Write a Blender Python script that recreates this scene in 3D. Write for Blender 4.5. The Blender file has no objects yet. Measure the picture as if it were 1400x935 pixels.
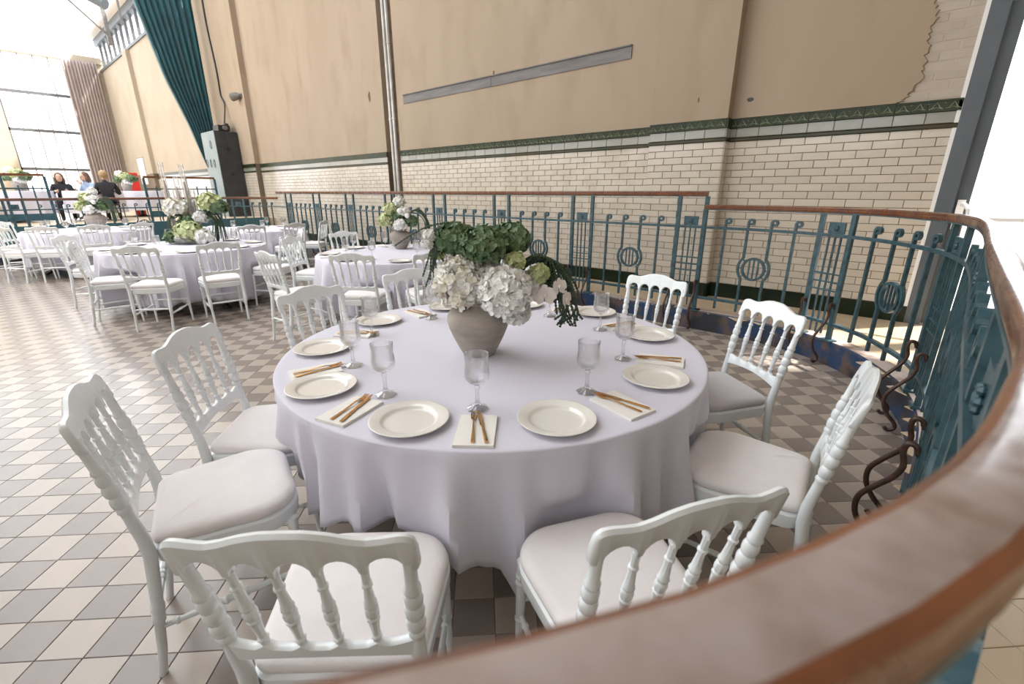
import bpy, math, random
from math import sin, cos, pi, radians, degrees, sqrt, atan2, hypot
from mathutils import Vector, Matrix
SC = bpy.context.scene
COL = SC.collection
# ------------------------------------------------------------------ camera, sky, light, exposure
# world: X runs along the tiled wall, Y towards it, Z up; metres. Lower (dining) floor z=0, walkway z=0.2
CAM_H, FPX, PITCH, AZ = 1.45, 625.0, radians(18.2), radians(48.7)
cam_d = bpy.data.cameras.new('camera'); cam = bpy.data.objects.new('camera', cam_d); COL.objects.link(cam)
cam_d.sensor_width = 36.0; cam_d.lens = FPX / 1400 * 36
cam_d.clip_start = 0.01; cam_d.clip_end = 400
cam.location = (0, 0, CAM_H)
cam.rotation_euler = (pi / 2 - PITCH, 0, pi / 2 - AZ)
cam_d.dof.use_dof = True; cam_d.dof.focus_distance = 2.4; cam_d.dof.aperture_fstop = 4.5
SC.camera = cam
W = bpy.data.worlds.new('sky'); SC.world = W; W.use_nodes = True
bg = W.node_tree.nodes['Background']; bg.inputs[0].default_value = (0.93, 0.965, 1.0, 1); bg.inputs[1].default_value = 4.4
SC.view_settings.view_transform = 'Standard'; SC.view_settings.look = 'None'
SC.view_settings.gamma = 1.0; SC.view_settings.use_curve_mapping = False
SC.view_settings.exposure = 0.04
SC.cycles.use_denoising = True
SC.cycles.max_bounces = 10; SC.cycles.transparent_max_bounces = 24; SC.cycles.transmission_bounces = 10
SC.cycles.diffuse_bounces = 5; SC.cycles.glossy_bounces = 4
SC.cycles.caustics_reflective = False; SC.cycles.caustics_refractive = False
SC.cycles.sample_clamp_indirect = 8.0

sun_d = bpy.data.lights.new('sun', 'SUN'); sun_d.energy = 15.0; sun_d.angle = radians(2.5); sun_d.color = (1.0, 0.97, 0.94)
sun = bpy.data.objects.new('sun', sun_d); COL.objects.link(sun)
sun.rotation_euler = Vector((-0.85, -1.0, -1.6)).to_track_quat('-Z', 'Y').to_euler()

def portal(name, loc, rot, sx, sy):
    l = bpy.data.lights.new(name, 'AREA'); l.shape = 'RECTANGLE'; l.size = sx; l.size_y = sy
    l.cycles.is_portal = True
    o = bpy.data.objects.new(name, l); COL.objects.link(o); o.location = loc; o.rotation_euler = rot
portal('daylight_roof', (-19.2, -1.3, 8.45), (0, 0, 0), 27.3, 9.6)
portal('daylight_end_window', (-32.7, 3.75, 4.8), (0, radians(-90), 0), 6.4, 3.6)
portal('daylight_door', (0.97, 6.3, 1.75), (radians(-90), 0, 0), 1.9, 3.1)

# ------------------------------------------------------------------ helpers
FV = Vector((-cos(AZ), sin(AZ), 0)); RV = Vector((sin(AZ), cos(AZ), 0)); ZV = Vector((0, 0, 1))
AX = FV * cos(PITCH) - ZV * sin(PITCH); DN = -FV * sin(PITCH) - ZV * cos(PITCH)
def ray(u, v): return AX + RV * ((u - 700) / FPX) + DN * ((v - 467.5) / FPX)
CC = Vector((0, 0, CAM_H))
def at_y(u, v, y): r = ray(u, v); return CC + r * (y / r.y)
def at_x(u, v, x): r = ray(u, v); return CC + r * (x / r.x)
def at_z(u, v, z): r = ray(u, v); return CC + r * ((z - CAM_H) / r.z)
def at_f(u, v, f): r = ray(u, v); return CC + r * (f / r.dot(FV))

class MB:
    """collects geometry for one mesh"""
    def __init__(s): s.v = []; s.f = []; s.m = []; s.mi = 0
    def add(s, vs, fs):
        o = len(s.v); s.v += [tuple(p) for p in vs]
        for q in fs: s.f.append(tuple(i + o for i in q)); s.m.append(s.mi)
        return s
    def box(s, x0, x1, y0, y1, z0, z1):
        return s.add([(x0,y0,z0),(x1,y0,z0),(x1,y1,z0),(x0,y1,z0),(x0,y0,z1),(x1,y0,z1),(x1,y1,z1),(x0,y1,z1)],
                     [(3,2,1,0),(4,5,6,7),(0,1,5,4),(1,2,6,5),(2,3,7,6),(3,0,4,7)])
    def grid(s, rows, closed=True, cap0=False, cap1=False):
        n = len(rows[0]); vs = [p for r in rows for p in r]; fs = []
        for i in range(len(rows) - 1):
            for j in range(n if closed else n - 1):
                k = (j + 1) % n; fs.append((i*n+j, i*n+k, (i+1)*n+k, (i+1)*n+j))
        if cap0: fs.append(tuple(range(n - 1, -1, -1)))
        if cap1: fs.append(tuple((len(rows)-1)*n + j for j in range(n)))
        return s.add(vs, fs)
    def lathe(s, prof, n=16, c=(0,0,0), flute=0, fn=8, cap0=True, cap1=True):
        rows = []
        for it in prof:
            r, z = it[0], it[1]; fl = it[2] if len(it) > 2 else 0
            rows.append([(c[0] + r*(1+fl*cos(fn*2*pi*j/n)) * cos(2*pi*j/n), c[1] + r*(1+fl*cos(fn*2*pi*j/n)) * sin(2*pi*j/n), c[2] + z) for j in range(n)])
        return s.grid(rows, True, cap0, cap1)
    def tube(s, pts, rad, n=8, caps=True):
        pts = [Vector(p) for p in pts]
        if not hasattr(rad, '__len__'): rad = [rad] * len(pts)
        t = (pts[1] - pts[0]).normalized()
        u = t.orthogonal().normalized(); rows = []
        for i, p in enumerate(pts):
            a = pts[max(0, i-1)]; b = pts[min(len(pts)-1, i+1)]
            if (b - a).length > 1e-9: t = (b - a).normalized()
            u = (u - t * u.dot(t)).normalized(); w = t.cross(u)
            rows.append([p + (u * cos(2*pi*j/n) + w * sin(2*pi*j/n)) * rad[i] for j in range(n)])
        return s.grid(rows, True, caps, caps)
    def sweep(s, pts, prof, caps=True, up=None):
        """profile (lateral, vertical) along a path; lateral is to the right of travel"""
        pts = [Vector(p) for p in pts]; rows = []
        for i, p in enumerate(pts):
            t = (pts[min(len(pts)-1, i+1)] - pts[max(0, i-1)]).normalized()
            lat = t.cross(ZV if up is None else up)
            lat = lat.normalized() if lat.length > 1e-6 else Vector((1,0,0))
            vert = lat.cross(t).normalized()
            rows.append([p + lat * a + vert * b for a, b in prof])
        return s.grid(rows, True, caps, caps)
    def ball(s, c, r, n=8, m=5, sz=1.0):
        prof = [(r*sin(pi*k/m) if 0 < k < m else r*0.02, -r*sz*cos(pi*k/m)) for k in range(m+1)]
        return s.lathe(prof, n, c)
    def mesh(s, name, mats=None, smooth=False):
        me = bpy.data.meshes.new(name); me.from_pydata(s.v, [], s.f)
        for m in (mats if isinstance(mats, (list, tuple)) else [mats]): me.materials.append(m)
        if any(s.m): me.polygons.foreach_set('material_index', s.m)
        if smooth == 'auto':
            me.polygons.foreach_set('use_smooth', [True]*len(me.polygons)); me.set_sharp_from_angle(angle=radians(40))
        elif smooth: me.polygons.foreach_set('use_smooth', [True]*len(me.polygons))
        me.update(); return me
    def build(s, name, mat, parent=None, smooth=False, loc=None, rz=0, label=None):
        return link(name, s.mesh(name, mat, smooth), parent, loc, rz, label)

def link(name, me, parent=None, loc=None, rz=0, label=None):
    o = bpy.data.objects.new(name, me); COL.objects.link(o)
    if parent: o.parent = parent
    if loc is not None: o.location = loc
    if rz: o.rotation_euler = (0, 0, rz)
    if label: o['label'] = label
    return o
def tag(o, label=None, cat=None, group=None, kind=None):
    if label: o['label'] = label
    if cat: o['category'] = cat
    if group: o['group'] = group
    if kind: o['kind'] = kind
    return o
def empty(name, loc=(0,0,0), rz=0, label=None, cat=None, group=None):
    o = link(name, None, None, loc, rz); o.empty_display_size = 0.1
    return tag(o, label, cat, group)
def copy_tree(o, loc, rz=0, label=None, group=None, parent=None):
    c = o.copy(); COL.objects.link(c)
    if parent is None: c.location = loc; c.rotation_euler = (0, 0, rz)
    else: c.parent = parent
    if label: c['label'] = label
    if group: c['group'] = group
    for ch in o.children: copy_tree(ch, None, 0, None, None, c)
    return c
def struct(o, label=None): o['kind'] = 'structure'; return tag(o, label)

# ------------------------------------------------------------------ materials (all procedural)
def mat(name, c, rough=0.5, metal=0.0, c2=None, scale=6.0, thr=(0.35, 0.65), bump=0.0, bscale=60.0, detail=4.0, stretch=None,
        rand=0.0, spec=0.5, coat=0.0, sheen=0.0, rough2=None, trans=0.0, sss=0.0, c3=None, scale3=2.0, thr3=(0.55, 0.62)):
    m = bpy.data.materials.new(name); m.use_nodes = True; nt = m.node_tree; N = nt.nodes; L = nt.links
    p = N['Principled BSDF']
    p.inputs['Base Color'].default_value = (*c, 1); p.inputs['Roughness'].default_value = rough; p.inputs['Metallic'].default_value = metal
    p.inputs['Specular IOR Level'].default_value = spec; p.inputs['Coat Weight'].default_value = coat; p.inputs['Sheen Weight'].default_value = sheen
    p.inputs['Coat Roughness'].default_value = 0.15
    p.inputs['Transmission Weight'].default_value = trans
    if sss: p.inputs['Subsurface Weight'].default_value = sss; p.inputs['Subsurface Radius'].default_value = (0.02, 0.015, 0.01)
    tc = N.new('ShaderNodeTexCoord'); src = tc.outputs['Object']
    if stretch:
        mp = N.new('ShaderNodeMapping'); mp.inputs['Scale'].default_value = stretch; L.new(src, mp.inputs[0]); src = mp.outputs[0]
    col = None
    def ramp(fac, a, b):
        r = N.new('ShaderNodeMapRange'); r.inputs[1].default_value = a; r.inputs[2].default_value = b; L.new(fac, r.inputs[0]); return r.outputs[0]
    if c2:
        n = N.new('ShaderNodeTexNoise'); n.inputs['Scale'].default_value = scale; n.inputs['Detail'].default_value = detail; L.new(src, n.inputs['Vector'])
        f = ramp(n.outputs[0], *thr)
        x = N.new('ShaderNodeMix'); x.data_type = 'RGBA'; L.new(f, x.inputs[0]); x.inputs[6].default_value = (*c, 1); x.inputs[7].default_value = (*c2, 1); col = x.outputs[2]
        if rough2 is not None:
            y = N.new('ShaderNodeMix'); L.new(f, y.inputs[0]); y.inputs[2].default_value = rough; y.inputs[3].default_value = rough2; L.new(y.outputs[0], p.inputs['Roughness'])
    if c3:
        n = N.new('ShaderNodeTexNoise'); n.inputs['Scale'].default_value = scale3; n.inputs['Detail'].default_value = 8; L.new(src, n.inputs['Vector'])
        f = ramp(n.outputs[0], *thr3)
        x = N.new('ShaderNodeMix'); x.data_type = 'RGBA'; L.new(f, x.inputs[0])
        if col: L.new(col, x.inputs[6])
        else: x.inputs[6].default_value = (*c, 1)
        x.inputs[7].default_value = (*c3, 1); col = x.outputs[2]
    if rand:
        oi = N.new('ShaderNodeObjectInfo'); h = N.new('ShaderNodeHueSaturation')
        r = N.new('ShaderNodeMapRange'); r.inputs[3].default_value = 1 - rand; r.inputs[4].default_value = 1 + rand; L.new(oi.outputs['Random'], r.inputs[0]); L.new(r.outputs[0], h.inputs['Value'])
        if col: L.new(col, h.inputs['Color'])
        else: h.inputs['Color'].default_value = (*c, 1)
        col = h.outputs[0]
    if col: L.new(col, p.inputs['Base Color'])
    if bump:
        n = N.new('ShaderNodeTexNoise'); n.inputs['Scale'].default_value = bscale; n.inputs['Detail'].default_value = 3; L.new(src, n.inputs['Vector'])
        b = N.new('ShaderNodeBump'); b.inputs['Strength'].default_value = bump; b.inputs['Distance'].default_value = 0.01; L.new(n.outputs[0], b.inputs['Height']); L.new(b.outputs[0], p.inputs['Normal'])
    return m
def pane_mat(name, tint=(1, 1, 1), refl=0.08):
    m = bpy.data.materials.new(name); m.use_nodes = True; nt = m.node_tree; N = nt.nodes; L = nt.links
    N.remove(N['Principled BSDF']); out = N['Material Output']
    t = N.new('ShaderNodeBsdfTransparent'); t.inputs[0].default_value = (*tint, 1)
    g = N.new('ShaderNodeBsdfGlossy'); g.inputs['Roughness'].default_value = 0.02
    fr = N.new('ShaderNodeLayerWeight'); fr.inputs[0].default_value = 0.08
    x = N.new('ShaderNodeMixShader'); L.new(fr.outputs['Facing'], x.inputs[0]); L.new(t.outputs[0], x.inputs[1]); L.new(g.outputs[0], x.inputs[2]); L.new(x.outputs[0], out.inputs[0])
    return m
def glass_mat(name):
    m = bpy.data.materials.new(name); m.use_nodes = True; nt = m.node_tree; N = nt.nodes; L = nt.links
    N.remove(N['Principled BSDF']); out = N['Material Output']
    g = N.new('ShaderNodeBsdfGlass'); g.inputs['IOR'].default_value = 1.45; g.inputs['Roughness'].default_value = 0.0
    t = N.new('ShaderNodeBsdfTransparent'); t.inputs[0].default_value = (0.985, 0.985, 0.99, 1)
    gl = N.new('ShaderNodeBsdfGlossy'); gl.inputs['Roughness'].default_value = 0.03
    fr = N.new('ShaderNodeLayerWeight'); fr.inputs[0].default_value = 0.28
    y = N.new('ShaderNodeMixShader'); L.new(fr.outputs['Facing'], y.inputs[0]); L.new(t.outputs[0], y.inputs[1]); L.new(gl.outputs[0], y.inputs[2])
    x = N.new('ShaderNodeMixShader'); x.inputs[0].default_value = 0.80; L.new(g.outputs[0], x.inputs[1]); L.new(y.outputs[0], x.inputs[2]); L.new(x.outputs[0], out.inputs[0])
    return m

M = {}
M['tile_light'] = mat('floor_tile_cream', (0.45, 0.38, 0.32), 0.24, c2=(0.41, 0.345, 0.29), scale=3, rand=0.07, bump=0.015, bscale=30, coat=0.1, spec=0.45)
M['tile_dark'] = mat('floor_tile_taupe', (0.27, 0.225, 0.195), 0.24, c2=(0.235, 0.195, 0.168), scale=3, rand=0.09, bump=0.015, bscale=30, coat=0.1, spec=0.45)
M['grout'] = mat('floor_grout', (0.09, 0.075, 0.065), 0.8)
M['walk_tile'] = mat('walkway_tile', (0.60, 0.475, 0.325), 0.35, c2=(0.54, 0.42, 0.28), scale=2)
M['walk_joint'] = mat('walkway_joint', (0.33, 0.25, 0.16), 0.7)
M['plaster'] = mat('plaster_buff', (0.345, 0.268, 0.19), 0.85, c2=(0.38, 0.30, 0.22), scale=0.9, thr=(0.3, 0.7), bump=0.12, bscale=14, c3=(0.315, 0.24, 0.168), scale3=1.7, thr3=(0.52, 0.75), stretch=(1.4, 1.0, 0.55))
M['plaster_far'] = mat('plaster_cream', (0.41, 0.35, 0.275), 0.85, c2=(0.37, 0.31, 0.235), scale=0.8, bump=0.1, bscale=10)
M['paint_brick'] = mat('painted_brick', (0.46, 0.395, 0.325), 0.75, c2=(0.42, 0.36, 0.30), scale=5, rand=0.05, bump=0.15, bscale=30)
M['glazed'] = mat('glazed_brick_cream', (0.575, 0.52, 0.44), 0.16, c2=(0.53, 0.47, 0.39), scale=4, rand=0.06, coat=0.4, bump=0.02, bscale=12)
M['glazed_far'] = mat('glazed_brick_cream_plain', (0.575, 0.52, 0.44), 0.16, c2=(0.51, 0.45, 0.37), scale=4.3, thr=(0.4, 0.6), coat=0.4, bump=0.02, bscale=12)
M['glazed_grey'] = mat('glazed_brick_grey_green', (0.235, 0.25, 0.215), 0.2, c2=(0.36, 0.33, 0.28), scale=1.2, rand=0.1, coat=0.2)
M['mortar'] = mat('mortar_brown', (0.16, 0.12, 0.085), 0.9)
M['frieze'] = mat('frieze_green_glaze', (0.014, 0.026, 0.013), 0.3, c2=(0.035, 0.042, 0.014), scale=5, coat=0.0, rand=0.25, spec=0.22)
M['frieze_motif'] = mat('frieze_relief_glaze', (0.20, 0.23, 0.14), 0.25, c2=(0.10, 0.125, 0.07), scale=20, spec=0.4)
M['stripe'] = mat('stripe_green_glaze', (0.020, 0.030, 0.013), 0.22, c2=(0.05, 0.036, 0.012), scale=3, spec=0.3)
M['base_green'] = mat('plinth_dark_green_glaze', (0.010, 0.017, 0.008), 0.3, c2=(0.016, 0.024, 0.012), scale=5, spec=0.2)
M['iron'] = mat('teal_painted_iron', (0.042, 0.098, 0.120), 0.36, c2=(0.026, 0.064, 0.08), scale=18, thr=(0.45, 0.6), bump=0.05, bscale=80, c3=(0.05, 0.035, 0.028), scale3=14, thr3=(0.66, 0.7))
M['iron_blue'] = mat('teal_blue_fascia', (0.05, 0.13, 0.16), 0.45, c2=(0.035, 0.10, 0.125), scale=3)
M['rust'] = mat('rusty_dark_iron', (0.055, 0.033, 0.026), 0.45, 0.3, c2=(0.10, 0.055, 0.04), scale=25, bump=0.1, bscale=90)
M['kerb'] = mat('kerb_blue_rust', (0.014, 0.042, 0.105), 0.5, c2=(0.11, 0.072, 0.055), scale=5.0, thr=(0.47, 0.57), detail=9, bump=0.15, bscale=50, c3=(0.02, 0.022, 0.03), scale3=3.1, thr3=(0.48, 0.58))
M['kerb_top'] = mat('kerb_stone_top', (0.46, 0.37, 0.32), 0.5, c2=(0.20, 0.13, 0.10), scale=6, thr=(0.56, 0.68), detail=8)
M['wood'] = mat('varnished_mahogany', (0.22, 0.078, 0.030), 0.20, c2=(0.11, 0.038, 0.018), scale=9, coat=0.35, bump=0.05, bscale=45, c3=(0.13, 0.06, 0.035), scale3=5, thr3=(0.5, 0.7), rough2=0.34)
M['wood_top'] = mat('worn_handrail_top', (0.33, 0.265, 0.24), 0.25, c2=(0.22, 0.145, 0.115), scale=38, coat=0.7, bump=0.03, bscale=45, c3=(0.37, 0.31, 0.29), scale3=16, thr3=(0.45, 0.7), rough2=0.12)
M['chair'] = mat('chair_white_lacquer', (0.82, 0.86, 0.875), 0.26, c2=(0.79, 0.83, 0.845), scale=5, coat=0.2)
M['cushion'] = mat('cushion_offwhite_fabric', (0.82, 0.785, 0.78), 0.9, c2=(0.78, 0.74, 0.735), scale=8, bump=0.12, bscale=120, sheen=0.15)
M['cushion_grey'] = mat('cushion_grey_lilac_fabric', (0.56, 0.54, 0.57), 0.9, c2=(0.52, 0.50, 0.53), scale=8, bump=0.12, bscale=120, sheen=0.15)
M['cloth'] = mat('tablecloth_lilac_white', (0.65, 0.635, 0.72), 0.85, c2=(0.63, 0.615, 0.70), scale=3, bump=0.05, bscale=200, sheen=0.1)
M['black'] = mat('black_metal', (0.012, 0.012, 0.013), 0.35)
M['porcelain'] = mat('porcelain_ivory', (0.76, 0.73, 0.68), 0.09, coat=0.5)
M['napkin'] = mat('napkin_cream_linen', (0.80, 0.77, 0.72), 0.9, bump=0.08, bscale=200)
M['gold'] = mat('brushed_gold', (0.66, 0.39, 0.17), 0.10, 1.0)
M['crystal'] = glass_mat('cut_crystal')
M['urn'] = mat('stone_urn', (0.38, 0.335, 0.29), 0.8, c2=(0.30, 0.265, 0.23), scale=9, bump=0.25, bscale=60, stretch=(1, 1, 3))
M['petal_white'] = mat('petal_white', (0.86, 0.85, 0.81), 0.6, c2=(0.89, 0.885, 0.87), scale=12, rand=0.02)
M['petal_cream'] = mat('petal_cream', (0.80, 0.75, 0.61), 0.6, c2=(0.86, 0.83, 0.75), scale=10)
M['petal_green'] = mat('petal_green', (0.085, 0.155, 0.075), 0.55, c2=(0.17, 0.25, 0.125), scale=14)
M['petal_lime'] = mat('petal_lime', (0.50, 0.56, 0.27), 0.6, c2=(0.62, 0.66, 0.40), scale=14, sss=0.2)
M['orchid'] = mat('orchid_blush', (0.82, 0.75, 0.71), 0.5, c2=(0.86, 0.82, 0.80), scale=15, sss=0.3)
M['strand'] = mat('trailing_green', (0.03, 0.055, 0.03), 0.6, c2=(0.055, 0.085, 0.045), scale=30)
M['leaf'] = mat('leaf_green', (0.05, 0.09, 0.035), 0.5, c2=(0.09, 0.13, 0.05), scale=12)
M['teal_fabric'] = mat('teal_velvet', (0.012, 0.085, 0.10), 0.85, c2=(0.008, 0.06, 0.075), scale=3, sheen=0.3)
M['mauve_fabric'] = mat('mauve_curtain', (0.37, 0.305, 0.285), 0.9, c2=(0.33, 0.265, 0.25), scale=3)
M['frame_grey'] = mat('steel_grey_frame', (0.10, 0.115, 0.13), 0.5, c2=(0.085, 0.10, 0.115), scale=4)
M['frame_dark'] = mat('mullion_dark', (0.10, 0.10, 0.105), 0.5)
M['white_paint'] = mat('white_paint', (0.82, 0.81, 0.79), 0.6)
M['steel'] = mat('weathered_steel', (0.115, 0.105, 0.098), 0.55, 0.0, c2=(0.165, 0.155, 0.148), scale=5, stretch=(0.4, 1, 3), bump=0.05)
M['pipe'] = mat('pipe_grey_white', (0.55, 0.53, 0.50), 0.25, 0.2, c2=(0.42, 0.40, 0.37), scale=4)
M['chase'] = mat('chase_brown', (0.16, 0.105, 0.06), 0.9, c2=(0.09, 0.06, 0.04), scale=5, thr=(0.45, 0.65))
M['cab_black'] = mat('cabinet_black', (0.022, 0.022, 0.024), 0.6, c2=(0.035, 0.035, 0.037), scale=4)
M['cab_grey'] = mat('cabinet_grey_blue', (0.24, 0.29, 0.30), 0.5, c2=(0.20, 0.25, 0.26), scale=2)
M['pane'] = pane_mat('window_glass')
M['red'] = mat('red_paint', (0.62, 0.03, 0.02), 0.4)
M['wax'] = mat('candle_wax', (0.85, 0.78, 0.72), 0.5, sss=0.3)
M['skin'] = mat('skin', (0.62, 0.40, 0.30), 0.55, sss=0.1)
M['hair_brown'] = mat('hair_brown', (0.12, 0.06, 0.035), 0.6)
M['hair_blond'] = mat('hair_blond', (0.38, 0.25, 0.13), 0.6)
M['coat_black'] = mat('coat_black', (0.014, 0.014, 0.018), 0.8)
M['shirt_blue'] = mat('shirt_pale_blue', (0.30, 0.38, 0.52), 0.8)
M['outdoor'] = mat('outdoor_paving', (0.62, 0.56, 0.54), 0.8, c2=(0.55, 0.50, 0.48), scale=1)
M['outdoor_wall'] = mat('outdoor_render', (0.80, 0.73, 0.71), 0.9, c2=(0.74, 0.68, 0.66), scale=0.6)
# ------------------------------------------------------------------ outline of the sunken dining floor (inner kerb edge)
def catmull(P, k=8):
    out = []
    for i in range(len(P) - 1):
        a = Vector(P[max(0, i-1)]); b = Vector(P[i]); c = Vector(P[i+1]); d = Vector(P[min(len(P)-1, i+2)])
        for j in range(k):
            t = j / k
            out.append(0.5 * ((2*b) + (c - a)*t + (2*a - 5*b + 4*c - d)*t*t + (3*b - a - 3*c + d)*t**3))
    out.append(Vector(P[-1])); return out
def resample(P, step):
    out = [P[0].copy()]; acc = 0
    for i in range(1, len(P)):
        a, b = P[i-1], P[i]; L = (b - a).length
        if L < 1e-9: continue
        while acc + L >= step:
            f = (step - acc) / L; a = a + (b - a) * f; out.append(a.copy()); L = (b - a).length; acc = 0
        acc += L
    if (out[-1] - P[-1]).length > 1e-4: out.append(P[-1].copy())
    return out
Z0 = 0.0; ZW = 0.20
near_arc = [(-1.51 + 1.694*cos(radians(a)), 0.97 + 1.694*sin(radians(a)), 0) for a in range(-40, -91, -10)]
LOW_IN = [(-1.74, 5.0, 0), (-1.32, 4.99, 0), (-0.95, 4.92, 0), (-0.62, 4.80, 0), (-0.28, 4.53, 0), (-0.06, 4.20, 0), (0.10, 3.85, 0), (0.18, 3.40, 0), (0.19, 2.92, 0), (0.165, 2.3, 0), (0.135, 1.75, 0), (0.112, 1.18, 0), (0.092, 0.66, 0),
          (0.066, 0.45, 0), (0.033, 0.29, 0), (-0.014, 0.17, 0), (-0.051, 0.105, 0), (-0.095, 0.04, 0)] + near_arc
LOW_IN = resample(catmull(LOW_IN, 8), 0.06)
LOW_C = resample([LOW_IN[-1], Vector((-12.1, -0.724, 0))], 0.4)
XF = -13.8
far_arc1 = [Vector((-12.1 + 1.7*cos(radians(a)), 0.976 + 1.7*sin(radians(a)), 0)) for a in range(-90, -181, -9)]
far_arc2 = [Vector((-12.1 + 1.7*cos(radians(a)), 3.30 + 1.7*sin(radians(a)), 0)) for a in range(180, 89, -9)]
OUT = LOW_IN + LOW_C[1:] + far_arc1[1:] + far_arc2 + resample([far_arc2[-1], Vector((-1.74, 5.0, 0))], 0.5)[1:-1]
def inside(x, y):
    c = False; n = len(OUT); j = n - 1
    for i in range(n):
        a, b = OUT[i], OUT[j]
        if (a.y > y) != (b.y > y) and x < (b.x - a.x) * (y - a.y) / (b.y - a.y) + a.x: c = not c
        j = i
    return c
def project(p):
    d = Vector(p) - CC; z = d.dot(AX)
    return (700 + FPX * d.dot(RV) / z, 467.5 + FPX * d.dot(DN) / z, z) if z > 0.05 else None

# ------------------------------------------------------------------ floors
TS = 0.150
fl = struct(MB().box(-14.2, 0.6, -1.2, 5.3, -0.06, -0.004).build('floor', M['grout']), 'sunken dining floor of cream and taupe checkered tiles')
e1 = Vector((cos(radians(135)), sin(radians(135)), 0)); e2 = Vector((cos(radians(45)), sin(radians(45)), 0))
org = at_z(675.7, 816.3, 0)
def tile_geo(mb, cx, cy, z, s, h=0.006, g=0.0022, ch=0.0015):
    a = s / 2 - g / 2; b = a - ch; vs = []
    for r, zz in ((a, z - h), (a, z - ch), (b, z)):
        for sx, sy in ((-1,-1), (1,-1), (1,1), (-1,1)):
            p = e2 * (sx * r) + e1 * (sy * r); vs.append((cx + p.x, cy + p.y, zz))
    mb.add(vs, [(8,9,10,11)] + [(4*k+i, 4*k+(i+1)%4, 4*k+4+(i+1)%4, 4*k+4+i) for k in (0, 1) for i in range(4)])
cells = []
for i in range(-100, 101):
    for j in range(-100, 101):
        c = org + e1 * ((i + 0.5) * TS) + e2 * ((j + 0.5) * TS)
        if -14.0 < c.x < 0.4 and -0.9 < c.y < 5.15:
            ins = sum(inside(c.x + dx, c.y + dy) for dx, dy in ((0,0), (.1,0), (-.1,0), (0,.1), (0,-.1)))
            if ins: cells.append((i, j, c))
def vis(c):
    q = project(c)
    return q and -10 < q[0] < 1410 and 300 < q[1] < 950 and hypot(c.x + 1.437, c.y - 1.507) > 0.75
cells.sort(key=lambda t: (0 if vis(t[2]) else 1, t[2].length))
tm = []
for k in (0, 1):
    b = MB(); tile_geo(b, 0, 0, 0, TS); tm.append(b.mesh('floor_tile', M['tile_light'] if k else M['tile_dark']))
rest = MB()
for n, (i, j, c) in enumerate(cells):
    dark = (i + j) % 2 == 1     # tile (-1, -1) is taupe -> even sum dark
    dark = not dark
    if n < 300: link('floor_tile', tm[0 if dark else 1], fl, (c.x, c.y, 0))
    else: rest.mi = 1 if dark else 0; tile_geo(rest, c.x, c.y, 0, TS)
tag(rest.build('floor_tiling', [M['tile_light'], M['tile_dark']], fl), kind='stuff')
# walkway slab around the sunken floor
big = (-18.0, 4.2, -7.0, 6.3); cen = Vector((-6.8, 2.1, 0))
ring_o, ring_i = [], []
for p in OUT:
    d = p - cen
    tx = ((big[1] if d.x > 0 else big[0]) - cen.x) / d.x if abs(d.x) > 1e-6 else 1e9
    ty = ((big[3] if d.y > 0 else big[2]) - cen.y) / d.y if abs(d.y) > 1e-6 else 1e9
    t = min(tx, ty); ring_o.append((cen.x + d.x*t, cen.y + d.y*t)); q = p + d.normalized() * 0.05; ring_i.append((q.x, q.y))
mb = MB(); mb.grid([[(x, y, ZW - 0.005) for x, y in ring_i], [(x, y, ZW - 0.005) for x, y in ring_o]], True)
for sx, sy in ((big[0], big[2]), (big[0], big[3]), (big[1], big[2]), (big[1], big[3])):   # square off the corners
    k = min(range(len(ring_o)), key=lambda a: hypot(ring_o[a][0]-sx, ring_o[a][1]-sy) if abs(ring_o[a][0]-sx) < 1e-4 else 1e9)
    l = min(range(len(ring_o)), key=lambda a: hypot(ring_o[a][0]-sx, ring_o[a][1]-sy) if abs(ring_o[a][1]-sy) < 1e-4 else 1e9)
    mb.add([(sx, sy, ZW-0.005), (*ring_o[k], ZW-0.005), (*ring_o[l], ZW-0.005)], [(0,1,2)])
    mb.add([(sx, sy, ZW-0.005), (*ring_o[l], ZW-0.005), (*ring_o[k], ZW-0.005)], [(0,1,2)])
wk = struct(mb.build('floor_walkway', M['walk_joint']), 'raised tan tiled walkway around the sunken floor')
mb = MB()
for i in range(-110, 60):
    for j in range(-70, 90):
        c = org + e1 * ((i + 0.5) * TS) + e2 * ((j + 0.5) * TS)
        if -9.0 < c.x < 2.4 and -1.6 < c.y < 6.05 and not inside(c.x, c.y) and not (c.x < -2 and c.y < 2):
            tile_geo(mb, c.x, c.y, ZW, TS)
tag(mb.build('walkway_tiling', M['walk_tile'], wk), kind='stuff')
struct(MB().box(-33.2, -14.6, -7.0, 6.3, 0.0, 0.72).build('floor_platform', M['walk_tile']), 'raised platform floor at the far end of the hall')
struct(MB().box(-14.6, -14.55, -7.0, 5.75, 0.2, 0.74).build('trim_1', M['iron_blue']), 'teal fascia of the far raised platform')
# kerb
mb = MB()
cl = OUT + [OUT[0], OUT[1]]
prof = [(0, -0.02), (0, ZW - 0.003), (-0.012, ZW + 0.010), (-0.15, ZW + 0.010), (-0.15, -0.02)]
rows = []
n = len(OUT)
for i in range(n):
    t = (OUT[(i+1) % n] - OUT[i-1]).normalized(); lat = t.cross(ZV).normalized()
    rows.append([OUT[i] + lat * a + ZV * b for a, b in prof])
rows.append(rows[0])
o = len(mb.v)
mb.grid(rows, False)
mb.m = [1 if (k % 4) == 2 else 0 for k in range(len(mb.f))]
kb = struct(mb.build('trim_2', [M['kerb'], M['kerb_top']]), 'blue rust-stained kerb beam around the sunken floor')

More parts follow.
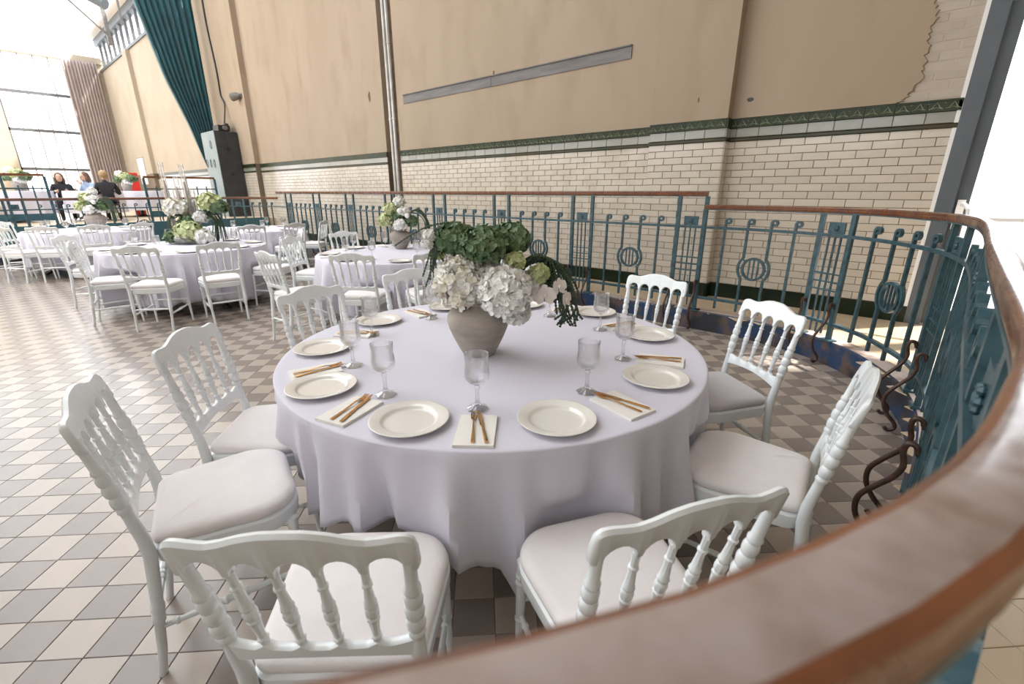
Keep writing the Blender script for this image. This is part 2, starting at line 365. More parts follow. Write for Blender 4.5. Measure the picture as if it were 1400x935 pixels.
# ------------------------------------------------------------------ long tiled wall
YW, YP = 5.95, 5.80
ZT = 7.1
SECT = [(-32.5, -27.2, YW), (-27.2, -26.6, YP), (-26.6, -18.6, YW), (-18.6, -15.1, YP), (-15.1, -8.66, YW), (-8.20, -2.81, YW), (-2.81, -1.90, YP), (-1.90, 0.03, YW), (1.93, 4.2, YW)]
mb = MB()
for x0, x1, y in SECT:
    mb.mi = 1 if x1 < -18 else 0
    mb.box(x0, x1, y, 6.4, 2.23 if x1 < 1 else 2.0, ZT)
    mb.mi = 2; mb.box(x0, x1, y + 0.006, 6.4, ZW - 0.1, 2.23)
mb.mi = 3; mb.box(-8.66, -8.20, 6.08, 6.4, ZW - 0.1, ZT)
mb.mi = 0; mb.box(0.03, 1.93, YW + 0.1, 6.4, 3.45, ZT)
wr = struct(mb.build('wall_right', [M['plaster'], M['plaster_far'], M['mortar'], M['chase']]), 'long hall wall with buff plaster above glazed cream brick')
BH, BL, ZB = 0.0775, 0.2325, 0.368
def brick_mesh(name, l, h, d, m, ch=0.003):
    b = MB(); vs = []
    for (k, y) in ((0, 0), (0, -d + ch), (ch, -d)):
        vs += [(k, y, k), (l - k, y, k), (l - k, y, h - k), (k, y, h - k)]
    b.add(vs, [(8,9,10,11)] + [(4*q+i, 4*q+(i+1)%4, 4*q+4+(i+1)%4, 4*q+4+i) for q in (0, 1) for i in range(4)])
    return b.mesh(name, m)
_bm = {}
def brick_cached(name, l, h, d, m):
    key = (name, round(l, 3), round(h, 3), m.name)
    if key not in _bm: _bm[key] = brick_mesh(name, l, h, d, m)
    return _bm[key]
stuffb = MB(); g = 0.005; nobj = [0]
def lay(x0, x1, y, singles):
    for r in range(21):
        z = ZB + r * BH; x = x1 + (BL / 2 if r % 2 else 0)
        while x > x0 + 0.002:
            a, b = max(x0, x - BL), min(x1, x); x -= BL
            if b - a < 0.02: continue
            one = singles and nobj[0] < 300 and z > 0.42
            if one: nobj[0] += 1; link('glazed_brick', brick_cached('glazed_brick', b - a - g, BH - g, 0.009, M['glazed']), wr, (a + g/2, y + 0.006, z + g/2))
            else:
                k = len(stuffb.v); vs = []
                for (c, dy) in ((0, 0.006), (0, -0.0), (0.003, -0.003)):
                    vs += [(a+g/2+c, y+dy, z+g/2+c), (b-g/2-c, y+dy, z+g/2+c), (b-g/2-c, y+dy, z+BH-g/2-c), (a+g/2+c, y+dy, z+BH-g/2-c)]
                stuffb.add(vs, [(8,9,10,11)] + [(4*q+i, 4*q+(i+1)%4, 4*q+4+(i+1)%4, 4*q+4+i) for q in (0, 1) for i in range(4)])
zf0, zf1 = 2.132, 2.228
def frieze_piece():
    b = MB(); L = 0.2325
    b.box(0, L - 0.003, -0.014, 0.01, zf0, zf1); b.box(0, L - 0.003, -0.022, 0.01, zf1 - 0.014, zf1); b.box(0, L - 0.003, -0.020, 0.01, zf0, zf0 + 0.012)
    b.mi = 1
    for x0 in (0.0, L/2):                                         # interlaced zigzag relief
        pts = [(x0 + 0.008, -0.017, zf0 + 0.018), (x0 + 0.032, -0.017, zf0 + 0.030), (x0 + L/4, -0.017, zf1 - 0.022), (x0 + L/2 - 0.032, -0.017, zf0 + 0.030), (x0 + L/2 - 0.010, -0.017, zf0 + 0.018)]
        b.tube(pts, 0.006, 6)
        b.tube([(x0 + L/4 - 0.03, -0.016, zf0 + 0.02), (x0 + L/4, -0.016, zf0 + 0.034), (x0 + L/4 + 0.03, -0.016, zf0 + 0.02)], 0.0045, 5)
        b.ball((x0 + L/2 - 0.003, -0.016, zf1 - 0.028), 0.007, 6, 4)
    return b.mesh('frieze_tile', [M['frieze'], M['frieze_motif']])
FM = frieze_piece()
def base_strip(x0, x1, y):
    MB().box(x0, x1, y - 0.022, y + 0.02, ZW, ZB - 0.004).build('plinth_course', M['base_green'], wr)
    b = MB(); rows = []
    for x in (x0, x1): rows.append([(x, y + 0.005, 1.988), (x, y - 0.014, 1.990), (x, y - 0.022, 1.998), (x, y - 0.022, 2.022), (x, y - 0.014, 2.031), (x, y + 0.005, 2.034)])
    b.grid(rows, False).build('stripe_moulding', M['stripe'], wr)
def trim_course(x0, x1, y):
    x = x1
    while x > x0 + 0.01:
        a = max(x0, x - BL)
        link('grey_glazed_brick', brick_cached('grey_glazed_brick', x - a - 0.004, 0.094, 0.009, M['glazed_grey']), wr, (a + 0.002, y + 0.006, 2.035))
        f = link('frieze_tile', FM, wr, (a, y, 0)); f.scale = ((x - a) / BL, 1, 1)
        x -= BL
for x0, x1, y in SECT[::-1]:
    if x1 < -18.7: continue
    lay(x0, x1, y, x0 > -2.9 and x1 < 1); base_strip(x0, x1, y)
    if x0 > -9: trim_course(x0, x1, y)
    else:
        MB().box(x0, x1, y - 0.018, y + 0.01, zf0, zf1).build('frieze_band', M['frieze'], wr)
        MB().box(x0, x1, y - 0.003, y + 0.01, 2.035, 2.129).build('grey_course', M['glazed_grey'], wr)
# pier return faces
for x, y0, y1 in ((-1.90, YP, YW),):
    for r in range(21):
        z = ZB + r * BH
        MB().box(x - 0.002, x + 0.007, y0 + 0.003, y1 - 0.003, z + 0.0025, z + BH - 0.0025).build('return_brick', M['glazed'], wr)
    MB().box(x, x + 0.018, y0 - 0.01, y1, zf0, zf1).build('frieze_return', M['frieze'], wr)
    MB().box(x, x + 0.018, y0 - 0.01, y1, 1.998, 2.032).build('stripe_return', M['stripe'], wr)
    MB().box(x, x + 0.02, y0 - 0.01, y1, ZW, ZB - 0.004).build('plinth_return', M['base_green'], wr)
    MB().box(x, x + 0.007, y0, y1, 2.035, 2.129).build('grey_return', M['glazed_grey'], wr)
tag(stuffb.build('glazed_brickwork', M['glazed_far'], wr), kind='stuff')
# damaged corner: painted brick bared beside the door, plaster skin with a ragged edge
edge = [(1218, 158), (1226, 148), (1237, 134), (1246, 124), (1260, 110), (1263, 95), (1266, 75), (1270, 55), (1276, 35), (1283, 18), (1279, 4), (1285, -20), (1300, -60), (1290, -120), (1300, -200)]
ep = [at_y(u, v, YW - 0.02) for u, v in edge]
ep = [Vector((p.x, YW - 0.022, max(p.z, 2.2325 + 0.0005*k))) for k, p in enumerate(ep)]
rj = random.Random(8); jag = []
for a_, b_ in zip(ep, ep[1:]):
    for q in range(5): c_ = a_.lerp(b_, q/5); jag.append(Vector((c_.x + (rj.uniform(-0.022, 0.022) if q or jag else 0), c_.y, c_.z + (rj.uniform(-0.01, 0.01) if q and c_.z > 2.26 else 0))))
ep = jag + [ep[-1]]
front = [Vector((-1.90, YW - 0.022, 2.232))] + ep + [Vector((-1.90, YW - 0.022, ep[-1].z))]
b = MB(); nn = len(front)
b.add(front + [Vector((p.x + (0.012 if 0 < k < nn - 1 else 0), YW + 0.001, p.z)) for k, p in enumerate(front)], [tuple(range(nn))] + [(i, nn + i, nn + (i+1) % nn, (i+1) % nn) for i in range(nn)])
b.build('plaster_skin', M['plaster'], wr)
r = 0; z = 2.24
rnd = random.Random(5)
while z < 4.6:
    x = 0.028 - (0.12 if r % 2 else 0)
    x1 = 0.028
    while x1 > -0.85:
        x0 = x1 - (0.12 if (r % 2 and x1 == 0.028) else 0.24)
        zz = z + 0.03
        ex = min((p.x for p in ep if abs(p.z - zz) < 0.22), default=-0.3)
        if x1 > ex - 0.1:
            link('brick', brick_cached('brick', x1 - x0 - 0.012, 0.063, 0.006 + 0.0, M['paint_brick']), wr, (x0 + 0.006, YW - 0.001 + rnd.uniform(0, 0.003), z))
        x1 = x0
    z += 0.076; r += 1
MB().box(-0.9, 0.03, YW - 0.003, YW + 0.02, 2.232, 4.6).build('brick_bed', M['paint_brick'], wr)
# holes and scars in the plaster
for (u, v, w, h) in ((1026, 136, 0.09, 0.045), (505, 132, 0.10, 0.20), (955, 137, 0.02, 0.06), (675, 100, 0.05, 0.08)):
    p = at_y(u, v, YW); y = YP if -2.81 < p.x < -1.9 else YW
    if u == 1026: y -= 0.022
    p = at_y(u, v, y); b = MB(); ns = 9; rr = random.Random(u)
    ring = [(p.x + w/2*cos(2*pi*k/ns)*rr.uniform(.7, 1.1), y - 0.0005, p.z + h/2*sin(2*pi*k/ns)*rr.uniform(.7, 1.1)) for k in range(ns)]
    b.add(ring + [(q[0]*0.8+p.x*0.2, y - 0.003, q[2]*0.8+p.z*0.2) for q in ring], [(k, (k+1) % ns, ns+(k+1) % ns, ns+k) for k in range(ns)] + [tuple(range(ns, 2*ns))])
    b.build('plaster_hole', M['chase'] if u != 1026 else M['black'], wr)
# steel beam let into the wall
t = tag(MB().box(-7.98, -3.22, YW - 0.012, YW + 0.05, 3.045, 3.20).build('steel_beam', M['steel'], None), 'long grey steel lintel beam let flush into the buff plaster', 'beam')
MB().box(-7.98, -3.22, YW - 0.028, YW + 0.03, 3.185, 3.20).build('top_flange', M['steel'], t)
MB().box(-5.72, -5.66, YW - 0.016, YW + 0.02, 3.045, 3.185).build('splice_plate', M['steel'], t)
# pipes in the chase
for k, (x, y, nm) in enumerate(((-8.47, 5.97, 'left of the two pale vertical pipes in the wall chase'), (-8.33, 5.95, 'right of the two pale vertical pipes in the wall chase'))):
    t = empty('wall_pipe', (x, y, ZW), 0, nm, 'pipe', 'pipes in the wall chase')
    b = MB(); b.lathe([(0.036, 0), (0.036, 6.8)], 12); b.build('tube', M['pipe'], t, 'auto')
    for z in (1.15, 2.6, 3.9, 5.4): MB().lathe([(0.037, z), (0.043, z+.005), (0.043, z+.04), (0.037, z+.045)], 12).build('pipe_collar', M['pipe'], t)

# ------------------------------------------------------------------ door in the long wall, bright yard beyond
def frame_box(mb, x0, x1, y0, y1, z0, z1): mb.box(x0, x1, y0, y1, z0, z1)
dr = struct(MB().box(0.03, 0.155, YW - 0.02, YW + 0.16, ZW, 3.45).build('door_1', M['frame_grey']), 'tall steel-framed glass door beside the tiled wall')
b = MB(); b.box(1.81, 1.93, YW - 0.02, YW + 0.16, ZW, 3.45); b.box(0.155, 1.81, YW - 0.02, YW + 0.16, 3.33, 3.45); b.box(0.155, 1.81, YW, YW + 0.12, 2.93, 3.03)
b.build('frame', M['frame_grey'], dr)
for x0, x1 in ((0.156, 0.979), (0.981, 1.809)):
    b = MB(); b.box(x0, x0 + 0.10, YW + 0.03, YW + 0.10, ZW + .01, 2.92); b.box(x1 - 0.10, x1, YW + 0.03, YW + 0.10, ZW + .01, 2.92)
    b.box(x0 + 0.10, x1 - 0.10, YW + 0.03, YW + 0.10, ZW + .01, 0.36); b.box(x0 + 0.10, x1 - 0.10, YW + 0.03, YW + 0.10, 2.80, 2.92)
    lf = b.build('door_leaf', M['frame_grey'], dr)
    MB().box(x0 + 0.10, x1 - 0.10, YW + 0.06, YW + 0.068, 0.36, 2.80).build('pane', M['pane'], lf)
    b = MB(); zb = 1.24
    b.box(x0 + 0.02, x0 + 0.075, YW - 0.01, YW + 0.03, zb - 0.12, zb + 0.14)
    b.tube([(x0 + 0.05, YW, zb + 0.10), (x0 + 0.07, YW - 0.07, zb + 0.10), (x0 + 0.10, YW - 0.11, zb + 0.06), (x0 + 0.11, YW - 0.11, zb), (x0 + 0.14, YW - 0.11, zb - 0.02)], 0.016, 8)
    b.box(x0 + 0.10, x1 - 0.06, YW - 0.13, YW - 0.09, zb - 0.035, zb - 0.005)
    b.box(x1 - 0.085, x1 - 0.03, YW - 0.10, YW + 0.03, zb - 0.08, zb + 0.08)
    b.build('panic_bar', M['white_paint'], lf)
MB().box(0.165, 0.975, YW + 0.06, YW + 0.068, 3.03, 3.33).build('pane', M['pane'], dr)
MB().box(0.985, 1.80, YW + 0.06, YW + 0.068, 3.03, 3.33).build('pane', M['pane'], dr)
MB().box(0.0, 0.034, YW - 0.014, YW + 0.05, ZW, 3.5).build('edge_strip', M['white_paint'], dr)
struct(MB().box(-6, 12, 6.4, 22, 0.1, 0.17).build('floor_yard', M['outdoor']), 'sunlit paving outside the glass door')
struct(MB().box(-6, 12, 14, 14.3, 0.17, 2.2).build('wall_yard', M['outdoor_wall']), 'low pale yard wall beyond the glass door')

# ------------------------------------------------------------------ end wall with the big window, remaining shell, glazed roof
XE = -32.5
yw0, yw1, zs, zt = 2.02, 5.55, 0.9, 7.45
b = MB()
b.box(XE - 0.4, XE, yw1, 6.4, 0.0, zt + 0.2); b.box(XE - 0.4, XE, -1.6, yw0, 0.0, zt + 0.2); b.box(XE - 0.4, XE, yw0, yw1, zt, zt + 0.2)
b.box(XE - 0.4, XE, -7.0, -5.2, 0.0, zt + 0.2); b.box(XE - 0.4, XE, -5.2, -1.6, zt, zt + 0.2)
struct(b.build('wall_end', M['plaster_far']), 'cream end wall with tall windows')
b = MB(); b.box(XE - 0.02, XE + 0.10, -7, 6.0, zt - 0.02, zt + 0.26); struct(b.build('trim_3', M['plaster_far']), 'cream lintel ledge over the end window')
def big_window(name, y0, y1, lab):
    w = struct(MB().box(XE - 0.2, XE - 0.1, y0, y0 + 0.06, zs, zt).build(name, M['frame_dark']), lab)
    MB().box(XE - 0.16, XE - 0.15, y0, y1, zs, zt).build('pane', M['pane'], w)
    for z in (2.49, 4.21, 5.84): MB().box(XE - 0.2, XE - 0.1, y0, y1, z - 0.065, z + 0.065).build('transom', M['frame_dark'], w)
    n = 7
    for k in range(1, n + 1): MB().box(XE - 0.19, XE - 0.12, y0 + (y1-y0)*k/n - 0.026, y0 + (y1-y0)*k/n + 0.026, zs, zt).build('mullion', M['pipe'], w)
struct(MB().box(XE - 0.2, XE - 0.19, -7.0, 6.4, zt + 0.2, 8.6).build('window_4', M['pane']), 'glazed gable above the end wall')
big_window('window_1', yw0, yw1, 'tall gridded window in the far end wall')
big_window('window_2', -5.2, -1.6, 'second tall gridded window in the far end wall')
b = MB(); b.box(-32.9, 4.6, -7.4, -7.0, 0, 3.0); b.box(-32.9, 4.6, -7.4, -7.0, 6.6, 8.6)
for k in range(8): b.box(-32.9 + k*5.36, -32.9 + k*5.36 + 1.5, -7.4, -7.0, 3.0, 6.6)
struct(b.build('wall_left', M['plaster_far']), 'opposite long wall with high windows')
b = MB(); b.box(4.2, 4.6, -7.4, 6.4, 0, 8.6)
struct(b.build('wall_back', M['plaster_far']), 'short plain wall behind the camera')
XR = -4.0      # glazing stops here to shape the light; white boarding nearer to us is unseen
# clerestory strip on top of the long wall: short dark posts in front of glass
cw = struct(MB().box(-32.5, 4.2, YW - 0.05, 6.4, ZT, ZT + 0.10).build('window_3', M['frame_grey']), 'row of short clerestory lights on top of the long wall')
pm = MB().box(-0.06, 0.06, YW + 0.02, YW + 0.12, ZT + 0.1, 8.2).mesh('clerestory_post', M['frame_dark'])
x = -32.0
while x < -14: link('clerestory_post', pm, cw, (x, 0, 0)); x += 0.9
MB().box(-14.0, 4.2, YW, 6.4, ZT + 0.1, 8.2).build('sun_block_panel', M['white_paint'], cw)  # unseen panel, added to keep the sun off the near floor and rail
MB().box(-32.5, 4.2, YW - 0.06, 6.4, 8.2, 8.5).build('head_beam', M['frame_grey'], cw)
MB().box(-32.5, -14.0, YW + 0.06, YW + 0.07, ZT + 0.1, 8.2).build('pane', M['pane'], cw)
b = MB(); b.box(-14.0, 4.6, 3.5, 6.4, 8.5, 8.7); b.box(-32.9, -14.0, 5.6, 6.4, 8.5, 8.7); b.box(-32.9, 4.6, -7.4, -6.1, 8.5, 8.7); b.box(XR, 4.6, -6.1, 3.5, 8.5, 8.7)
ce = struct(b.build('ceiling', M['white_paint']), 'glazed roof with white margins')
bm_ = MB().box(-0.03, 0.03, -6.1, 5.6, 8.54, 8.62).mesh('glazing_bar', M['white_paint'])
x = -32.9
while x < XR: link('glazing_bar', bm_, ce, (x, 0, 0)); x += 3.6
pm = MB().box(-32.9, 4.6, -0.04, 0.04, 8.46, 8.54).mesh('purlin', M['white_paint'])
for y in (-3.0, 1.0): link('purlin', pm, ce, (0, y, 0))
MB().box(-32.9, XR, -6.1, 5.6, 8.60, 8.605).build('roof_glass', M['pane'], ce)
# ------------------------------------------------------------------ railings
def offset(P, d):
    out = []
    for i, p in enumerate(P):
        t = (P[min(len(P)-1, i+1)] - P[max(0, i-1)]).normalized(); out.append(p - t.cross(ZV).normalized() * d)
    return out
class Path:
    def __init__(s, P):
        s.P = P; s.S = [0]
        for a, b in zip(P, P[1:]): s.S.append(s.S[-1] + (b - a).length)
        s.L = s.S[-1]
    def at(s, q):
        q = max(0, min(s.L - 1e-6, q)); i = 0
        while s.S[i+1] < q: i += 1
        f = (q - s.S[i]) / (s.S[i+1] - s.S[i]); t = (s.P[i+1] - s.P[i]).normalized()
        a = s.P[max(0, i-1)]; b = s.P[min(len(s.P)-1, i+2)]; t = (b - a).normalized()
        return s.P[i].lerp(s.P[i+1], f), t
ZU, ZL, ZRING = 1.097, 0.356, 0.715
HRW, HRH = 0.0275, 0.046
HPROF = [(-0.0190, 0.0), (0.0190, 0.0), (0.0268, -0.004), (0.0290, -0.011), (0.0265, -0.017), (0.0245, -0.021), (0.0270, -0.027), (0.0240, -0.034), (0.0190, -0.046), (-0.0190, -0.046), (-0.0240, -0.034), (-0.0270, -0.027), (-0.0245, -0.021), (-0.0265, -0.017), (-0.0290, -0.011), (-0.0268, -0.004)]
def hprof(): return [(a*0.76, b) for a, b in HPROF][::-1]
_rm = {}
def rail_meshes(zpost):
    key = round(zpost, 3)
    if key in _rm: return _rm[key]
    d = {}
    h = zpost - 0.046 - ZW
    b = MB(); b.box(-0.020, 0.020, -0.014, 0.014, ZW, zpost - 0.05); b.box(-0.055, 0.055, -0.035, 0.035, ZW + 0.005, ZW + 0.022)
    for z in (ZU, ZL): b.lathe([(0.008, 0), (0.008, 0.008), (0.003, 0.012)], 6, (0, 0, 0)) if False else None
    d['post'] = b.mesh('post', M['iron'])
    if 'common' not in _rm:
        c = {}
        def scroll(b, x0, z0, sgn):
            pts = [];
            for k in range(13):
                a = -pi/2 + k * (1.55*pi) / 12; r = 0.030 - 0.0009*k
                pts.append((x0 + sgn*(0.0 + r*cos(a)) - 0*0.03, 0, z0 + 0.03 + r*sin(a)))
            return pts
        def bal(b, xs, flat=0.0095):
            b.sweep(xs, [(-0.006, -flat), (0.006, -flat), (0.006, flat), (-0.006, flat)], up=Vector((0, 1, 0)))
        def sweepY(b, pts, w, t):
            # flat bar: t thick in plan Y, w wide in the panel plane
            pts = [Vector(p) for p in pts]; rows = []
            for i, p in enumerate(pts):
                tg = (pts[min(len(pts)-1, i+1)] - pts[max(0, i-1)]).normalized(); nx = tg.cross(Vector((0, 1, 0))).normalized()
                rows.append([p + nx*sx*w + Vector((0, sy*t, 0)) for sx, sy in ((-1,-1), (1,-1), (1,1), (-1,1))])
            b.grid(rows, True, True, True)
        top = []
        for k in range(15):
            a = pi - k * (1.7 * pi) / 14; r = 0.028 - 0.0008 * k
            top.append((0.028 + r * cos(a), 0, 1.165 + r * sin(a)))
        b = MB(); sweepY(b, [(0, 0, 0.262), (0, 0, 0.29), (0, 0, 1.15)] + top, 0.0100, 0.012)
        c['baluster'] = b.mesh('baluster', M['iron'])
        R = 0.150; half = 0.1085
        arc = []
        za = sqrt(R*R - half*half)
        for k in range(13):
            a0 = atan2(-za, -half); a1 = atan2(za, -half)
            a = -pi + (atan2(za, half)) - 0 if False else None
        def around(sg):
            th = atan2(za, half); pts = []
            for k in range(15):
                a = -th + 2*th*k/14; pts.append((sg*(R*cos(a) - half), 0, ZRING + R*sin(a)))
            return pts
        for sg, nm in ((1, 'r'), (-1, 'l')):
            b = MB(); sweepY(b, [(0, 0, 0.262), (0, 0, 0.29), (0, 0, ZRING - za - 0.012)] + around(sg) + [(0, 0, ZRING + za + 0.012), (0, 0, 1.15)] + top, 0.0100, 0.012)
            c['bulge_' + nm] = b.mesh('curved_baluster', M['iron'])
        b = MB(); r = 0.105
        sweepY(b, [(r*cos(2*pi*k/24), 0, ZRING + r*sin(2*pi*k/24)) for k in range(25)], 0.0105, 0.013)
        c['ring'] = b.mesh('ring', M['iron'])
        b = MB()
        for x in (-0.042, 0, 0.042): hh = sqrt(r*r - x*x); b.box(x - 0.006, x + 0.006, -0.007, 0.007, ZRING - hh, ZRING + hh)
        c['ring_bar'] = b.mesh('ring_bars', M['iron'])
        b = MB()
        for a in [radians(q + w) for w in (0, 180) for q in (-38, 0, 38)]:
            sx, sz = cos(a), sin(a)
            b.tube([(sx*r, 0, ZRING + sz*r), (sx*R, 0, ZRING + sz*R)], 0.006, 5)
        c['ring_pin'] = b.mesh('ring_pins', M['iron'])
        c['plate'] = MB().box(-0.075, 0.075, -0.006, 0.006, 1.112, 1.205).mesh('square_plate', M['iron'])
        b = MB(); b.lathe([(0.010, 0.0), (0.016, 0.006), (0.008, 0.012)], 10)
        for k in range(6): b.ball((0.018*cos(k*pi/3), 0.018*sin(k*pi/3), 0.004), 0.008, 6, 4)
        c['rosette'] = b.mesh('rosette', M['iron'])
        c['thin'] = MB().box(-0.006, 0.006, -0.007, 0.007, 0.25, 1.112).mesh('thin_bar', M['iron'])
        c['cross'] = MB().box(-0.125, 0.125, -0.006, 0.006, -0.006, 0.006).mesh('cross_bar', M['iron'])
        b = MB()   # S-shaped brace in the plane across the railing, +Y = towards the dining floor
        pts = [(0, 0.015, 0.50), (0, 0.03, 0.535), (0, 0.055, 0.535), (0, 0.062, 0.50), (0, 0.05, 0.44), (0, 0.07, 0.38), (0, 0.12, 0.31), (0, 0.155, 0.25), (0, 0.155, 0.18), (0, 0.12, 0.115), (0, 0.08, 0.07), (0, 0.075, 0.035), (0, 0.105, 0.018), (0, 0.125, 0.036)]
        b.tube([tuple(v) for v in catmull(pts, 4)], 0.0115, 7)
        c['brace'] = b.mesh('brace', M['rust'], True)
        _rm['common'] = c
    d.update(_rm['common']); _rm[key] = d
    return d
def railing(name, path, ztop, label, group=None, first='balusters', lod=0, wood=M['wood'], s0=0.0, s1=None, shift=None):
    t = empty(name, (0, 0, 0), 0, label, 'railing', group)
    me = rail_meshes(ztop); s1 = path.L if s1 is None else s1
    top = [p + ZV * ztop for p in path.P]
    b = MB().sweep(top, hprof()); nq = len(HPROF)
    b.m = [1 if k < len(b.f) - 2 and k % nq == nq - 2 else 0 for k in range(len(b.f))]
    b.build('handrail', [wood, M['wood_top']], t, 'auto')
    MB().sweep([p + ZV*(ztop - 0.050) for p in path.P], [(-0.016, -0.004), (-0.016, 0.004), (0.016, 0.004), (0.016, -0.004)]).build('rail_strip', M['iron'], t)
    for z, nm in ((ZU, 'upper_bar'), (ZL, 'lower_bar')):
        MB().sweep([p + ZV*z for p in path.P], [(-0.017, -0.0125), (-0.017, 0.0125), (0.017, 0.0125), (0.017, -0.0125)]).build(nm, M['iron'], t)
    def put(key, nm, s, dz=0, par=t, flip=False):
        p, tg = path.at(s); rz = atan2(tg.y, tg.x)
        return link(nm, me[key], par, (p.x, p.y, dz), rz)
    s = s0; PAIR, GAP = 0.285, 0.217
    while s < s1 + 0.01:
        for sp in ((s, s + PAIR) if first == 'pair' else (s - PAIR, s) if s > 0.3 else (s,)):
            if -0.01 <= sp <= s1: put('post', 'post', sp); put('brace', 'brace', sp).rotation_euler.z += pi
        pc = s + PAIR/2 if first == 'pair' else s - PAIR/2
        if 0 < pc < s1 and (first == 'pair' or s > 0.3):
            pl = put('plate', 'square_plate', pc)
            ro = link('rosette', me['rosette'], pl, (0, -0.006, 1.158)); ro.rotation_euler = (pi/2, 0, 0)
            if lod < 1:
                for dx in (-0.055, 0, 0.055): put('thin', 'thin_bar', pc + dx)
                for z in (0.635, 0.705, 0.775): put('cross', 'cross_bar', pc, z)
        b0 = s + (PAIR if first == 'pair' else 0)
        for k in range(1, 5):
            q = b0 + GAP * k
            if q < s1: put('baluster' if k in (1, 4) else ('bulge_l' if k == 2 else 'bulge_r'), 'baluster' if k in (1, 4) else 'curved_baluster', q)
        q = b0 + GAP * 2.5
        if q < s1:
            rg = put('ring', 'ring', q); link('ring_bars', me['ring_bar'], rg); link('ring_pins', me['ring_pin'], rg)
        s += 1.37
    return t
ZLOW, ZHIGH = 1.325, 1.455
low = Path(offset(LOW_IN + LOW_C[1:12], 0.0195))
railing('iron_railing', low, ZLOW, 'teal iron railing with wooden handrail curving round the nearest round table into the foreground')
a_pts = resample([Vector((-12.1, 5.029, 0)), Vector((-1.738, 5.029, 0))], 0.5)
pa = Path(a_pts)
railing('iron_railing', pa, ZHIGH, 'straight teal iron railing with higher handrail running along the tiled wall', first='pair', s0=pa.L - 0.285 - 1.37*7)
fpts = offset(far_arc1[4:] + resample([far_arc1[-1], far_arc2[0]], 0.3)[1:] + far_arc2[1:], 0.029)
railing('iron_railing', Path(fpts), ZLOW, 'teal iron railing closing the far end of the sunken floor', lod=1)
# plain railings up on the far platform
def plain_railing(x, y0, y1, label):
    t = empty('platform_railing', (x, y0, 0.72), 0, label, 'railing', 'railings on the far platform')
    L = y1 - y0
    MB().box(-0.01, 0.01, 0, L, 0.15, 0.27).build('kick_panel', M['iron_blue'], t)
    MB().box(-0.03, 0.03, 0, L, 1.05, 1.10).build('handrail', M['wood'], t)
    for z in (0.78, 0.12): MB().box(-0.02, 0.02, 0, L, z, z + 0.03).build('bar', M['iron'], t)
    n = max(2, round(L / 0.22)); pm = MB().box(-0.012, 0.012, -0.014, 0.014, 0.02, 0.86).mesh('baluster', M['iron']); qm = MB().box(-0.025, 0.025, -0.025, 0.025, 0, 1.05).mesh('post', M['iron'])
    for k in range(n + 1):
        post = k % 4 == 0 or k == n
        link('post' if post else 'baluster', qm if post else pm, t, (0, L*k/n, 0))
plain_railing(-14.75, -3.0, 1.23, 'dark railing on the far platform left of the seated people')
plain_railing(-14.75, 2.99, 4.55, 'dark railing on the far platform between the red box and the black cabinet')

